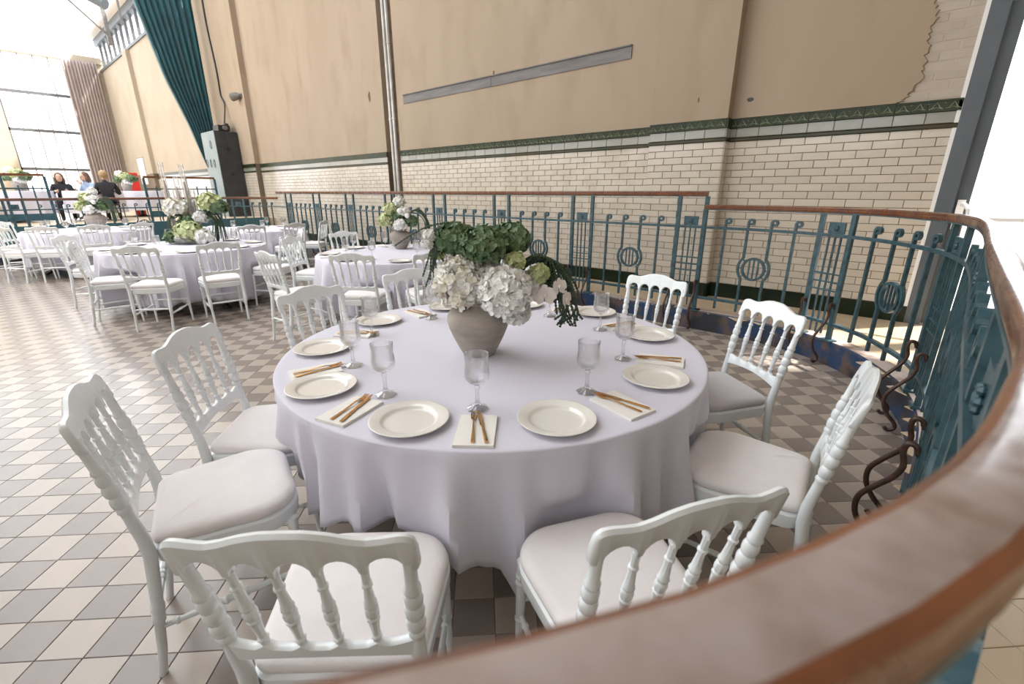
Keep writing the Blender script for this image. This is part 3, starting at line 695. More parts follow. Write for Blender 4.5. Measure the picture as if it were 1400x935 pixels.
# ------------------------------------------------------------------ chairs
def smooth_pts(P, k): return [tuple(v) for v in catmull([Vector(p) for p in P], k)]
def turned(b, p0, p1, spec, n=8, mid=None):
    """turned member between two points; spec = [(t, r)] """
    p0, p1 = Vector(p0), Vector(p1)
    b.tube([p0.lerp(p1, t) for t, r in spec], [r*0.88 for t, r in spec], n)
def rings(t, w, r0, r1): return [(t - w, r0), (t - w*0.55, r1*0.97), (t, r1), (t + w*0.55, r1*0.97), (t + w, r0)]
def back_y(z, x=0): 
    f = max(0, (z - 0.46) / 0.44); return -0.195 - 0.085 * f ** 1.15 - 0.012 * (1 - (x / 0.2) ** 2)
CUSH = {}
def make_chair():
    root = empty('dining_chair', (0, 0, 0)); C = M['chair']
    # seat frame and cushion: rounded trapezoid
    def outline(ins, n=8):
        fw, bw, yf, yb = 0.212 - ins, 0.188 - ins, 0.205 - ins, -0.195 + ins; pts = []
        for (cx, cy, a0, r) in ((fw, yf, 0, 0.115), (-fw, yf, 90, 0.115), (-bw, yb, 180, 0.05), (bw, yb, 270, 0.05)):
            sx, sy = (1 if cx > 0 else -1), (1 if cy > 0 else -1)
            for k in range(n): 
                a = radians(a0 + 90*k/(n-1)); pts.append((cx - sx*r + r*cos(a), cy - sy*r + r*sin(a)))
        return pts
    b = MB(); b.grid([[(x, y, z) for x, y in outline(i)] for i, z in ((0.012, 0.395), (0.004, 0.40), (0.0, 0.425), (0.0, 0.448), (0.008, 0.456), (0.03, 0.456))], True, True, True)
    b.build('seat_frame', C, root, 'auto')
    def cushion(wr, m):
        b = MB(); rows = [[(x, y, z) for x, y in outline(i, 12)] for i, z in ((0.014, 0.452), (0.004, 0.462), (0.002, 0.474), (0.006, 0.487), (0.020, 0.497))]
        for k in range(1, 13):
            f = 1 - k/12.5; row = []
            for x, y in outline(0.020, 12):
                X, Y = x*f, y*f; a = atan2(Y + 0.30, X - 0.22); d_ = hypot(Y + 0.30, X - 0.22)
                w = wr*(max(0, sin(23*a + 3*sin(9*d_)))**3*0.55 + max(0, sin(41*a + 5*d_))**4*0.3)*min(1, k/3.0)*(0.4 + 0.6*sin(7*d_ + 1)**2)
                row.append((X, Y, 0.497 + 0.014*(1 - f**2.2) + w))
            rows.append(row)
        b.grid(rows, True, True, True); return b.mesh('cushion', m, True)
    CUSH['plain'] = cushion(0.0012, M['cushion']); CUSH['wrinkled'] = cushion(0.014, M['cushion']); CUSH['creased'] = cushion(0.004, M['cushion']); CUSH['grey'] = cushion(0.002, M['cushion_grey'])
    b = MB(); b.grid([[(x, y, z + dz*(1 - (x/0.2)**2)) for x, y in outline(i)] for i, z, dz in ((0.014, 0.452, 0), (0.004, 0.462, 0), (0.002, 0.474, 0), (0.006, 0.487, 0), (0.022, 0.497, 0.003))]
           + [[(x*k, y*k, z + dz*(1 - (x*k/0.2)**2)) for x, y in outline(0.022)] for k, z, dz in ((0.8, 0.503, 0.006), (0.55, 0.506, 0.008), (0.25, 0.507, 0.008))], True, True, True)
    link('cushion', CUSH['plain'], root)
    # rear legs run up into the turned back posts
    for s in (-1, 1):
        def pos(z):
            if z < 0.46: f = z / 0.46; return Vector((s*(0.168 + 0.012*f), -0.252 + 0.057*f**0.8, z))
            return Vector((s*(0.180 + 0.014*(z-0.46)/0.44), back_y(z, 0.2), z))
        prof = [(0.0, 0.0135), (0.10, 0.0145), (0.20, 0.0155), (0.205, 0.019), (0.22, 0.020), (0.232, 0.0185), (0.238, 0.016), (0.25, 0.0205), (0.262, 0.021), (0.27, 0.018), (0.35, 0.0185), (0.44, 0.0195), (0.50, 0.0185), (0.585, 0.017),
                (0.600, 0.0165), (0.606, 0.0205), (0.614, 0.0205), (0.619, 0.0165), (0.626, 0.021), (0.640, 0.023), (0.652, 0.021), (0.657, 0.0165), (0.664, 0.021), (0.678, 0.023), (0.690, 0.021), (0.695, 0.0165), (0.702, 0.0205), (0.716, 0.0215), (0.726, 0.019), (0.731, 0.016), (0.737, 0.0195), (0.744, 0.0195), (0.75, 0.0155), (0.79, 0.0145), (0.825, 0.0135), (0.845, 0.0135)]
        MB().tube([pos(z) for z, r in prof], [r*(0.86 if z > 0.55 else 0.92) for z, r in prof], 10).build('rear_leg', C, root, 'auto')
    # top rail
    sup = [-0.192, -0.115, -0.038, 0.038, 0.115, 0.192]
    def topz(x):
        x = abs(x)
        key = [(0, 0.915), (0.035, 0.914), (0.07, 0.907), (0.105, 0.894), (0.13, 0.888), (0.155, 0.889), (0.18, 0.892), (0.197, 0.890), (0.207, 0.880), (0.211, 0.865)]
        for (a, za), (c, zc) in zip(key, key[1:]):
            if x <= c: return za + (zc - za) * (x - a) / (c - a)
        return key[-1][1]
    def botz(x):
        if abs(x) >= 0.192: return 0.800 + max(0, abs(x) - 0.205) * 2
        for a, c in zip(sup, sup[1:]):
            if a <= x <= c:
                m = (a + c) / 2; h = (c - a) / 2; u = abs(x - m) / (h * 0.86)
                return 0.806 + 0.036 * sqrt(max(0, 1 - u*u)) if u < 1 else 0.802
    xs = []
    for a, c in zip(sup, sup[1:]):
        m = (a + c)/2; h = (c - a)/2
        xs += [a] + [m - h*0.86*cos(pi*k/8) for k in range(9)]
    xs = [-0.211, -0.206, -0.199] + xs + [0.192, 0.199, 0.206, 0.211]
    xs = sorted(set(round(x, 5) for x in xs + [-0.09, -0.06, -0.13, 0.06, 0.09, 0.13]))
    rows = []
    for x in xs:
        zt_, zb_ = topz(x), botz(x); e = 0.011; r = 0.0045; y = lambda z: back_y(z, x)
        end = 0.6 if abs(x) > 0.2095 else 1.0; e *= end
        rows.append([(x, y(zb_) - e + r, zb_), (x, y(zb_) + e - r, zb_), (x, y(zb_) + e, zb_ + r), (x, y(zt_) + e*0.9, zt_ - 0.010), (x, y(zt_) + e*0.45, zt_ - 0.002), (x, y(zt_) - e*0.45, zt_), (x, y(zt_) - e*0.9, zt_ - 0.008), (x, y(zb_) - e, zb_ + r)])
    MB().grid(rows, True, True, True).build('top_rail', C, root, 'auto')
    # lower back rail with little scallops
    sb = [-0.108, -0.036, 0.036, 0.108]
    rows = []
    for k in range(41):
        x = -0.182 + 0.364*k/40; d = min(abs(x - q) for q in sb)
        zt_ = 0.588 + 0.012*max(0, 1 - d/0.018) + 0.010*max(0, (abs(x) - 0.14)/0.04); zb_ = 0.538 + 0.018*(1 - (x/0.182)**2); e = 0.010
        rows.append([(x, back_y(zb_, x) - e, zb_ + .003), (x, back_y(zb_, x) - e*.5, zb_), (x, back_y(zb_, x) + e*.5, zb_), (x, back_y(zb_, x) + e, zb_ + .003), (x, back_y(zt_, x) + e, zt_ - .004), (x, back_y(zt_, x) + e*.5, zt_), (x, back_y(zt_, x) - e*.5, zt_), (x, back_y(zt_, x) - e, zt_ - .004)])
    MB().grid(rows, True, True, True).build('lower_back_rail', C, root, 'auto')
    sp = [(0, 0.0095), (0.05, 0.0095), (0.07, 0.0125), (0.09, 0.0125), (0.105, 0.0085), (0.20, 0.0100), (0.30, 0.0122), (0.325, 0.0125), (0.335, 0.0145), (0.36, 0.0148), (0.375, 0.0115), (0.40, 0.0145), (0.45, 0.0155), (0.49, 0.0145), (0.505, 0.0115), (0.53, 0.0148), (0.555, 0.0145), (0.57, 0.0122), (0.68, 0.0100), (0.78, 0.0085), (0.79, 0.0120), (0.815, 0.0120), (0.83, 0.0085), (0.95, 0.0090), (1.0, 0.0095)]
    for k, x in enumerate(sb):
        xt = sup[k + 1]
        b = MB(); turned(b, (x, back_y(0.594, x), 0.594), (xt, back_y(0.812, xt), 0.812), sp, 8); b.build('spindle', C, root, 'auto')
    fl_ = [(0, 0.019), (0.08, 0.0195)] + rings(0.14, 0.02, 0.017, 0.022) + rings(0.20, 0.02, 0.017, 0.022) + [(0.25, 0.019), (0.5, 0.017)] + rings(0.56, 0.02, 0.015, 0.0195) + [(0.62, 0.0155), (0.9, 0.0125), (1, 0.012)]
    for s in (-1, 1):
        b = MB(); turned(b, (s*0.180, 0.170, 0.41), (s*0.186, 0.190, 0.0), fl_, 9); b.build('front_leg', C, root, 'auto')
    st = [(0, 0.0095), (0.06, 0.0095)] + rings(0.11, 0.018, 0.0095, 0.0135) + [(0.2, 0.0105), (0.38, 0.0125)] + rings(0.43, 0.02, 0.0115, 0.0155) + rings(0.5, 0.02, 0.0115, 0.0165) + rings(0.57, 0.02, 0.0115, 0.0155) + [(0.62, 0.0125), (0.8, 0.0105)] + rings(0.89, 0.018, 0.0095, 0.0135) + [(0.94, 0.0095), (1, 0.0095)]
    for s in (-1, 1):
        b = MB(); turned(b, (s*0.183, 0.181, 0.20), (s*0.1735, -0.225, 0.18), st, 8); b.build('stretcher', C, root, 'auto')
    b = MB(); turned(b, (-0.182, 0.178, 0.255), (0.182, 0.178, 0.255), st, 8); b.build('stretcher', C, root, 'auto')
    b = MB(); turned(b, (-0.174, -0.22, 0.235), (0.174, -0.22, 0.235), st, 8); b.build('stretcher', C, root, 'auto')
    root.scale = (1.015, 1.015, 1.015)
    return root
CHAIR = make_chair(); used = []
SEATS = {}       # table id -> list of seat centres, for the cloth
def chair(x, y, face, label, group, tid):
    """x, y = seat centre, face = direction (degrees) the sitter looks"""
    rz = radians(face) - pi/2
    if not used:
        CHAIR.location = (x, y, 0); CHAIR.rotation_euler = (0, 0, rz); tag(CHAIR, label, 'chair', group); o = CHAIR; used.append(1)
    else: o = copy_tree(CHAIR, (x, y, 0), rz, label, group)
    SEATS.setdefault(tid, []).append((x, y)); return o
MAIN = Vector((-1.437, 1.507, 0))
G1 = 'chairs round the nearest table'
def by_end(u, v, face, side, z=0.885):
    a = radians(face); fd = Vector((cos(a), sin(a), 0)); xd = Vector((sin(a), -cos(a), 0)); e = at_z(u, v, z); m_ = e - xd*0.21*side
    return (m_.x - MAIN.x + fd.x*0.015, m_.y - MAIN.y + fd.y*0.015)
main_chairs = [   # top-rail midpoint relative to the table centre, facing, label
    ((0.742, -1.285), 133, 'white spindle-back chair seen from behind, lower left, just over the handrail'),
    (by_end(74, 584, 74, 1, 0.905), 74, 'white spindle-back chair farthest left at the nearest table, seat cover creased'),
    (by_end(202, 482, 47, 1, 0.905), 47, 'white spindle-back chair at the nearest table standing alone against pale open floor'),
    ((-1.18, -0.31), 8, 'white spindle-back chair behind the leftmost glasses of the nearest table'),
    ((-1.25, 0.46), -14, 'white spindle-back chair just left of the big flower urn on the nearest table'),
    ((-0.72, 1.22), -58, 'white spindle-back chair hidden behind the trailing greenery of the big urn'),
    ((0.171, 1.39), -93, 'white spindle-back chair between the nearest table and the tiled wall railing'),
    ((0.952, 1.016), -128, 'white spindle-back chair with grey cushion on the right, in front of the ring panel'),
    ((1.40, 0.20), -175, 'white spindle-back chair seen edge-on at right with a wrinkled seat cover'),
    ((1.230, -0.752), 149, 'white spindle-back chair at lower right partly hidden by the handrail')]
for (dx, dy), face, lab in main_chairs:
    a = radians(face); ch_ = chair(MAIN.x + dx + 0.280*cos(a), MAIN.y + dy + 0.280*sin(a), face, lab, G1, 'main')
    for c_ in ch_.children:
        if c_.name.startswith('cushion'): c_.data = CUSH['wrinkled' if 'wrinkled' in lab else 'creased' if 'creased' in lab else 'grey' if 'grey cushion' in lab else 'plain']
T2, T3, T4, T5 = Vector((-4.7, 3.3, 0)), Vector((-7.4, 1.8, 0)), Vector((-12.0, 1.4, 0)), Vector((-9.9, 3.55, 0))
def ring_chairs(c, tid, spec, group):
    for ang, d, off, lab in spec:
        a = radians(ang); chair(c.x + d*cos(a), c.y + d*sin(a), ang + 180 + off, lab, group, tid)
ring_chairs(T2, 'T2', [
    (-86, 1.30, 0, 'white chair at the second table with its back to us, left of the paler pair'),
    (-54, 1.10, 2, 'white chair with lilac-tinted back in front of the second table'),
    (-150, 1.16, 5, 'white chair at the left side of the second table facing the white urn'),
    (177, 1.14, 0, 'white chair behind the glasses of the second table, by the railing'),
    (-22, 1.12, 0, 'white chair at the second table hidden by the nearest table chair'),
    (14, 1.12, 0, 'white chair right of the second table urn behind the big flowers'),
    (50, 1.12, 0, 'white chair behind the second table close to the tiled wall')], 'chairs round the second table')
ring_chairs(T3, 'T3', [
    (-29, 1.28, -8, 'white chair with its back to us at the front of the candle table'),
    (-62, 1.01, -43, 'white chair seen side-on at the left front of the candle table'),
    (-2, 1.28, -6, 'white chair at the candle table directly below the low flower bowl'),
    (-128, 1.12, 0, 'white chair at the left rear of the candle table facing us'),
    (38, 1.15, 0, 'white chair at the right end of the candle table seen from its side'),
    (72, 1.15, 0, 'white chair behind the right end of the candle table'),
    (150, 1.15, 0, 'white chair on the far side of the candle table behind the candles')], 'chairs round the candle table')
ring_chairs(T4, 'T4', [
    (-54, 1.18, 0, 'white chair farthest left at the far urn table'),
    (-30, 1.16, 0, 'white chair in front of the far urn table, second from left'),
    (-4, 1.16, 0, 'white chair in front of the far urn table, third from left'),
    (24, 1.16, 0, 'white chair in front of the far urn table, nearest the candle table'),
    (-92, 1.14, 0, 'white chair at the left end of the far urn table'),
    (-130, 1.14, 0, 'white chair behind the left end of the far urn table')], 'chairs round the far urn table')
ring_chairs(T5, 'T5', [
    (-20, 1.20, 0, 'white chair at the far right table with its back towards us'),
    (8, 1.18, 0, 'white chair at the far right table nearest the railing, back towards us'),
    (42, 1.14, 0, 'white chair between the far right table and the railing'),
    (-55, 1.16, 0, 'white chair at the near left of the far right table')], 'chairs round the far right table')

# ------------------------------------------------------------------ tables and cloths
def table(c, tid, tl, cl, r=0.95, hem=None, seed=1, na=180):
    t = empty('round_table', (c.x, c.y, 0), radians(11), tl, 'table', 'round banquet tables')
    MB().lathe([(r - 0.03, 0.715), (r - 0.01, 0.72), (r - 0.01, 0.742), (r - 0.03, 0.746)], 48).build('tabletop', M['wood'], t)
    for k in range(4):
        a = k*pi/2; d = Vector((cos(a), sin(a), 0))
        pts = [d*0.42 + ZV*0.72, d*0.46 + ZV*0.58, d*0.50 + ZV*0.40, d*0.50 + ZV*0.25, d*0.60 + ZV*0.12, d*0.74 + ZV*0.03, d*0.78 + ZV*0.015]
        MB().tube(smooth_pts(pts, 4), 0.020, 8).build('leg', M['black'], t, True)
    rnd = random.Random(seed); ph = [rnd.uniform(0, 2*pi) for _ in range(8)]
    seats = SEATS.get(tid, [])
    def fold(a):
        u = sin(19*a + ph[0] + 1.3*sin(3*a + ph[1])); u = u*abs(u)**0.3
        return 0.42*u + 0.34*sin(37*a + ph[2] + 1.2*sin(5*a + ph[3])) + 0.22*sin(9*a + ph[4]) + 0.10*sin(61*a + ph[5])
    hem = hem or (lambda a: 0.13 + 0.05*sin(4*a + ph[5]))
    def lim(a, z, rr):
        for sx, sy in seats:
            dx, dy = sx - c.x, sy - c.y; D = hypot(dx, dy); da = (atan2(dy, dx) - a + pi) % (2*pi) - pi
            R = 0.255; k = D*sin(abs(da))
            if abs(da) < 0.6 and k < R:
                lim_ = D*cos(da) - sqrt(R*R - k*k) - 0.012
                f = min(1, max(0, (0.60 - z) / 0.09)); rr = rr + (min(rr, lim_) - rr) * f
        return rr
    rows = [[(c.x + q*cos(2*pi*k/na), c.y + q*sin(2*pi*k/na), 0.7505) for k in range(na)] for q in (0.02, 0.3, 0.6, 0.85, r - 0.02, r - 0.005)]
    rows.append([(c.x + (r - 0.001)*cos(2*pi*k/na), c.y + (r - 0.001)*sin(2*pi*k/na), 0.7490) for k in range(na)])
    nz = 14
    for i in range(nz + 1):
        row = []
        for k in range(na):
            a = 2*pi*k/na; f = i/nz; zh = hem(a) + 0.018*fold(a*1.0 + 0.4)
            z = 0.7465 - (0.7465 - zh) * f; drop = 0.7465 - z
            rr = r + 0.001 + 0.045*drop + fold(a) * (0.085 * min(1, drop/0.34)**1.1 + 0.004*min(1, i/2))
            rr = lim(a, z, rr); row.append((c.x + rr*cos(a), c.y + rr*sin(a), z))
        rows.append(row)
    o = MB().grid(rows, True, True, False).build('tablecloth', M['cloth'], None, 'auto'); tag(o, cl, 'tablecloth', 'round tablecloths')
    o.modifiers.new('thickness', 'SOLIDIFY').thickness = 0.002
    return t
def hem_main(a):
    d = degrees(a); d = (d + 180) % 360 - 180
    key = [(-180, .34), (-140, .40), (-110, .36), (-88, .38), (-76, .42), (-66, .455), (-60, .44), (-52, .40), (-46, .33), (-42, .22), (-34, .20), (-20, .28), (0, .33), (45, .25), (90, .33), (135, .25), (180, .34)]
    for (a0, z0), (a1, z1) in zip(key, key[1:]):
        if d <= a1: return z0 + (z1 - z0) * (d - a0) / (a1 - a0)
    return .34
table(MAIN, 'main', 'round table with curved black legs, nearest to us, under its cloth', 'pale lilac-white cloth on the nearest round table', hem=hem_main, seed=7, na=260)
table(T2, 'T2', 'round table under a cloth carrying the smaller urn by the tiled wall', 'pale cloth on the second table below the smaller urn', seed=3)
table(T3, 'T3', 'round table under a cloth carrying tall candles and a low flower bowl', 'pale cloth on the candle table, long folds showing between chairs', seed=4)
table(T4, 'T4', 'round table under a cloth at the far left with a grey urn', 'pale cloth on the far left table with the grey urn', seed=5)
table(T5, 'T5', 'round table under a cloth at the far right, next to the railing', 'pale cloth on the far right table beyond the candles', seed=6)
# ------------------------------------------------------------------ table settings
def plate_mesh():
    return MB().lathe([(0.002, 0.0035), (0.072, 0.0035), (0.080, 0.0042), (0.085, 0.0065), (0.089, 0.0120), (0.093, 0.0140), (0.122, 0.0185), (0.1255, 0.0190), (0.1265, 0.0180), (0.124, 0.0155), (0.092, 0.0085), (0.078, 0.0), (0.002, 0.0005)], 56, cap0=False, cap1=False).mesh('dinner_plate', M['porcelain'], True)
def glass_mesh(n=32):
    b = MB()
    b.lathe([(0.002, 0.0), (0.034, 0.0, .09), (0.0365, 0.003, .09), (0.033, 0.007, .10), (0.018, 0.013, .10), (0.010, 0.020), (0.0065, 0.032, .1), (0.0058, 0.055, .1), (0.0068, 0.074, .1), (0.0105, 0.080), (0.0078, 0.086), (0.015, 0.093, .05), (0.027, 0.100, .06)], n, fn=8, cap0=True, cap1=False)
    rows = []                                   # bowl: diamond-cut lower half, plain rim
    for q, (r, z) in enumerate([(0.027, 0.100), (0.0365, 0.110), (0.0395, 0.119), (0.0402, 0.128), (0.0396, 0.137), (0.0388, 0.146), (0.0380, 0.155)]):
        rows.append([((r + (0.0016 if (k + q) % 2 else -0.0016)) * cos(2*pi*k/n), (r + (0.0016 if (k + q) % 2 else -0.0016)) * sin(2*pi*k/n), z) for k in range(n)])
    for r, z in [(0.0378, 0.160), (0.0385, 0.178), (0.0402, 0.196), (0.0400, 0.198), (0.0388, 0.196), (0.0368, 0.178), (0.0358, 0.155), (0.0366, 0.140), (0.0368, 0.126), (0.0335, 0.114), (0.024, 0.105), (0.010, 0.099), (0.002, 0.097)]:
        rows.append([(r*cos(2*pi*k/n), r*sin(2*pi*k/n), z) for k in range(n)])
    b.grid(rows, True)
    return b.mesh('crystal_goblet', M['crystal'], 'auto')
def napkin_mesh():
    b = MB(); b.box(-0.060, 0.060, -0.095, 0.095, 0.0, 0.003); b.box(-0.0595, 0.0600, -0.0945, 0.095, 0.0032, 0.0060); b.box(-0.059, 0.0595, -0.0945, 0.0945, 0.0062, 0.0085)
    return b.mesh('folded_napkin', M['napkin'])
def flat_loft(b, st):
    """stations (y, half width, z, half thickness)"""
    b.grid([[(-w*0.72, y, z - t), (w*0.72, y, z - t), (w*0.72, y, z + t*0.6), (w*0.3, y, z + t), (-w*0.3, y, z + t), (-w*0.72, y, z + t*0.6)] for y, w, z, t in st], True, True, True)
def fork_mesh():
    b = MB(); flat_loft(b, [(-0.095, 0.0065, 0.003, 0.0018), (-0.090, 0.0075, 0.003, 0.0018), (-0.03, 0.0045, 0.004, 0.002), (0.02, 0.003, 0.008, 0.0018), (0.035, 0.004, 0.008, 0.0014), (0.045, 0.0105, 0.005, 0.0012), (0.056, 0.0115, 0.0035, 0.001)])
    for x in (-0.0070, -0.0024, 0.0024, 0.0070):
        b.grid([[(x + s*w, y, z + t) for s, t in ((-1, -.0008), (1, -.0008), (1, .0008), (-1, .0008))] for y, w, z in ((0.054, 0.0020, 0.0036), (0.075, 0.0018, 0.004), (0.095, 0.0009, 0.008))], True, True, True)
    return b.mesh('fork', M['gold'], 'auto')
def knife_mesh():
    b = MB(); flat_loft(b, [(-0.105, 0.006, 0.004, 0.0022), (-0.10, 0.0072, 0.004, 0.0025), (-0.04, 0.0058, 0.0045, 0.0027), (-0.012, 0.0045, 0.0045, 0.0022), (-0.008, 0.0055, 0.0045, 0.0012), (0.0, 0.0085, 0.0045, 0.0009), (0.06, 0.0095, 0.0045, 0.0008), (0.085, 0.0070, 0.0045, 0.0007), (0.10, 0.0015, 0.0045, 0.0006)])
    return b.mesh('knife', M['gold'], 'auto')
PM, GM, NM, FKM, KNM = plate_mesh(), glass_mesh(), napkin_mesh(), fork_mesh(), knife_mesh()
ZT_ = 0.7530
PL = [(-65.9, 0.815, 'chair seen from behind at lower left'), (-98.9, 0.810, 'chair farthest left'), (-133.2, 0.795, 'chair standing alone on pale floor'), (-169.6, 0.775, 'second chair left of the big urn'),
      (154.9, 0.800, 'chair just left of the big urn'), (120, 0.80, 'chair behind the trailing greenery'), (86.6, 0.825, 'chair in front of the wall railing'), (50.7, 0.785, 'chair with the grey cushion'), (7.3, 0.775, 'edge-on chair at right'), (-32.3, 0.805, 'chair at lower right')]
GLS = [(-51.3, 0.684), (-81.5, 0.682), (-112.9, 0.647), (-151.6, 0.644), (170.4, 0.605), (136, 0.61), (101, 0.61), (65.5, 0.605), (22, 0.603), (-15.5, 0.654)]
NPX = [(650, 595), (470, 567), (432, 509), (487, 457), (574, 429), None, None, (850, 446), (903, 494), (850, 555)]
FACE = [(0, 3), (8, 4), (6, 2), (4, 0), (2, 2), (0, 0), (0, 0), (-4, 0), (-4, 2), (0, 6)]
for k, (an, r, who) in enumerate(PL):
    a = radians(an)
    tag(link('dinner_plate', PM, None, (MAIN.x + r*cos(a), MAIN.y + r*sin(a), ZT_)), 'ivory dinner plate laid for the ' + who, 'plate', 'plates on the nearest table')
    g, gr = GLS[k]; ga = radians(g)
    tag(link('crystal_goblet', GM, None, (MAIN.x + gr*cos(ga), MAIN.y + gr*sin(ga), ZT_), ga), 'cut crystal goblet at the place of the ' + who, 'glass', 'goblets on the nearest table')
    if NPX[k]: p = at_z(*NPX[k], ZT_)
    else: na_ = radians(an + 15); p = Vector((MAIN.x + 0.80*cos(na_), MAIN.y + 0.80*sin(na_), ZT_))
    d = (p - MAIN); ra = atan2(d.y, d.x); rr = min(hypot(d.x, d.y), 0.838); p = MAIN + Vector((cos(ra), sin(ra), 0)) * rr + ZV*ZT_
    rz = ra + pi/2 + radians(FACE[k][0])
    tag(link('folded_napkin', NM, None, p, rz), 'folded cream napkin beside the plate of the ' + who, 'napkin', 'napkins on the nearest table')
    def on(lx, ly): return p + Vector((lx*cos(rz) - ly*sin(rz), lx*sin(rz) + ly*cos(rz), 0.0088))
    tag(link('fork', FKM, None, on(-0.010, 0.012), rz + radians(2 + FACE[k][1])), 'gold fork on the napkin of the ' + who, 'fork', 'forks on the nearest table')
    tag(link('knife', KNM, None, on(0.016, 0.020), rz + radians(9 + FACE[k][1])), 'gold knife on the napkin of the ' + who, 'knife', 'knives on the nearest table')
GML = glass_mesh(16)
SECT8 = ['front', 'front right', 'right', 'rear right', 'rear', 'rear left', 'left', 'front left']
def far_setting(c, ks, nm):
    f0 = degrees(atan2(-c.y, -c.x))
    for k in ks:
        a = radians(f0 + 45*k); w = SECT8[k]
        tag(link('dinner_plate', PM, None, (c.x + 0.80*cos(a), c.y + 0.80*sin(a), ZT_)), f'ivory plate at the {w} of {nm}', 'plate', 'plates on ' + nm)
        a = radians(f0 + 45*k + 17)
        tag(link('crystal_goblet', GML, None, (c.x + 0.62*cos(a), c.y + 0.62*sin(a), ZT_)), f'stemmed goblet at the {w} of {nm}', 'glass', 'goblets on ' + nm)
        tag(link('folded_napkin', NM, None, (c.x + 0.82*cos(a), c.y + 0.82*sin(a), ZT_), a + pi/2), f'folded napkin at the {w} of {nm}', 'napkin', 'napkins on ' + nm)
far_setting(T2, range(8), 'the second table by the tiled wall')
far_setting(T3, range(8), 'the candle table')
far_setting(T4, range(8), 'the far urn table')
far_setting(T5, (0, 1, 2, 3, 7), 'the far right table')

# ------------------------------------------------------------------ flowers
def petal(b, o, n, d, L, w, cup):
    s = n.cross(d).normalized()
    b.add([o, o + d*L*0.45 + s*w + n*cup*L*0.3, o + d*L*0.92 + s*w*0.62 + n*cup*L, o + d*L + n*cup*L*1.05, o + d*L*0.92 - s*w*0.62 + n*cup*L, o + d*L*0.45 - s*w + n*cup*L*0.3, o + d*L*0.6 + n*cup*L*0.25],
          [(0,1,6), (1,2,6), (2,3,6), (3,4,6), (4,5,6), (5,0,6)])
def hydrangea(R, n, mats, seed, flat=0.85, fs=0.024, frilly=0.3, stem=None):
    rnd = random.Random(seed); b = MB()
    for k in range(n):
        z = 1 - 2*(k + 0.5)/n
        if z < -0.75: continue
        a = k*2.39996 + rnd.uniform(-.3, .3); q = sqrt(1 - z*z); nrm = Vector((q*cos(a), q*sin(a), z))
        nrm = (nrm + Vector([rnd.uniform(-frilly, frilly) for _ in range(3)])).normalized()
        o = Vector((q*cos(a)*R, q*sin(a)*R, z*R*flat)) * rnd.uniform(0.84, 1.02)
        u = nrm.orthogonal().normalized(); w = nrm.cross(u); a0 = rnd.uniform(0, pi/2)
        b.mi = rnd.randrange(len(mats)); f = fs * rnd.uniform(0.75, 1.15)
        for j in range(4):
            t = a0 + j*pi/2; petal(b, o, nrm, u*cos(t) + w*sin(t), f, f*0.55, rnd.uniform(0.05, 0.55))
    b.mi = len(mats); b.ball((0, 0, 0), R*0.78, 10, 6, flat)
    return b, mats
def strand(b, pts, r=0.004, beads=True, seed=0):
    P = resample([Vector(p) for p in catmull([Vector(p) for p in pts], 10)], 0.007)
    b.tube(P, [r*(1.25 if i % 2 else 0.6) if beads else r*0.5 for i in range(len(P))], 5)
def head(pos, R, n, kind, seed, label, cat='flower', group=None, fs=0.024, flat=0.85, frilly=0.3, stem_to=None):
    mats = {'white': [M['petal_white']], 'cream': [M['petal_cream'], M['petal_white']], 'green': [M['petal_green']], 'lime': [M['petal_lime']]}[kind]
    t = empty('hydrangea_flower' if kind != 'cream' else 'ruffled_flower', pos, 0, label, cat, group)
    b, ms = hydrangea(R, n, mats, seed, flat, fs, frilly)
    b.build('bloom', ms + [ms[0]], t, True)
    if stem_to is not None:
        d = Vector(stem_to) - Vector(pos); MB().tube([(0, 0, 0), d*0.6 + Vector((0, 0, 0.0)), d], 0.004, 5).build('stem', M['leaf'], t)
    return t
def urn(pos, s, label, group=None):
    prof = [(0.002, 0.0), (0.062, 0.0), (0.070, 0.005), (0.088, 0.035), (0.112, 0.085), (0.130, 0.130), (0.137, 0.160), (0.134, 0.185), (0.120, 0.208), (0.094, 0.222), (0.080, 0.228), (0.078, 0.236), (0.088, 0.244), (0.088, 0.248), (0.075, 0.246), (0.066, 0.236), (0.066, 0.20), (0.002, 0.19)]
    return tag(MB().lathe([(r*s, z*s) for r, z in prof], 40, cap0=False, cap1=False).build('stone_urn', M['urn'], None, True, pos), label, 'vase', group)
up = at_z(655, 483, ZT_); UF = up.dot(FV)
urn(up, 1.0, 'big rounded grey stone urn standing on the nearest table')
mouth = up + ZV*0.215
GF = 'flowers in the big urn'
def px(u, v, df=0.0): return at_f(u, v, UF + df)
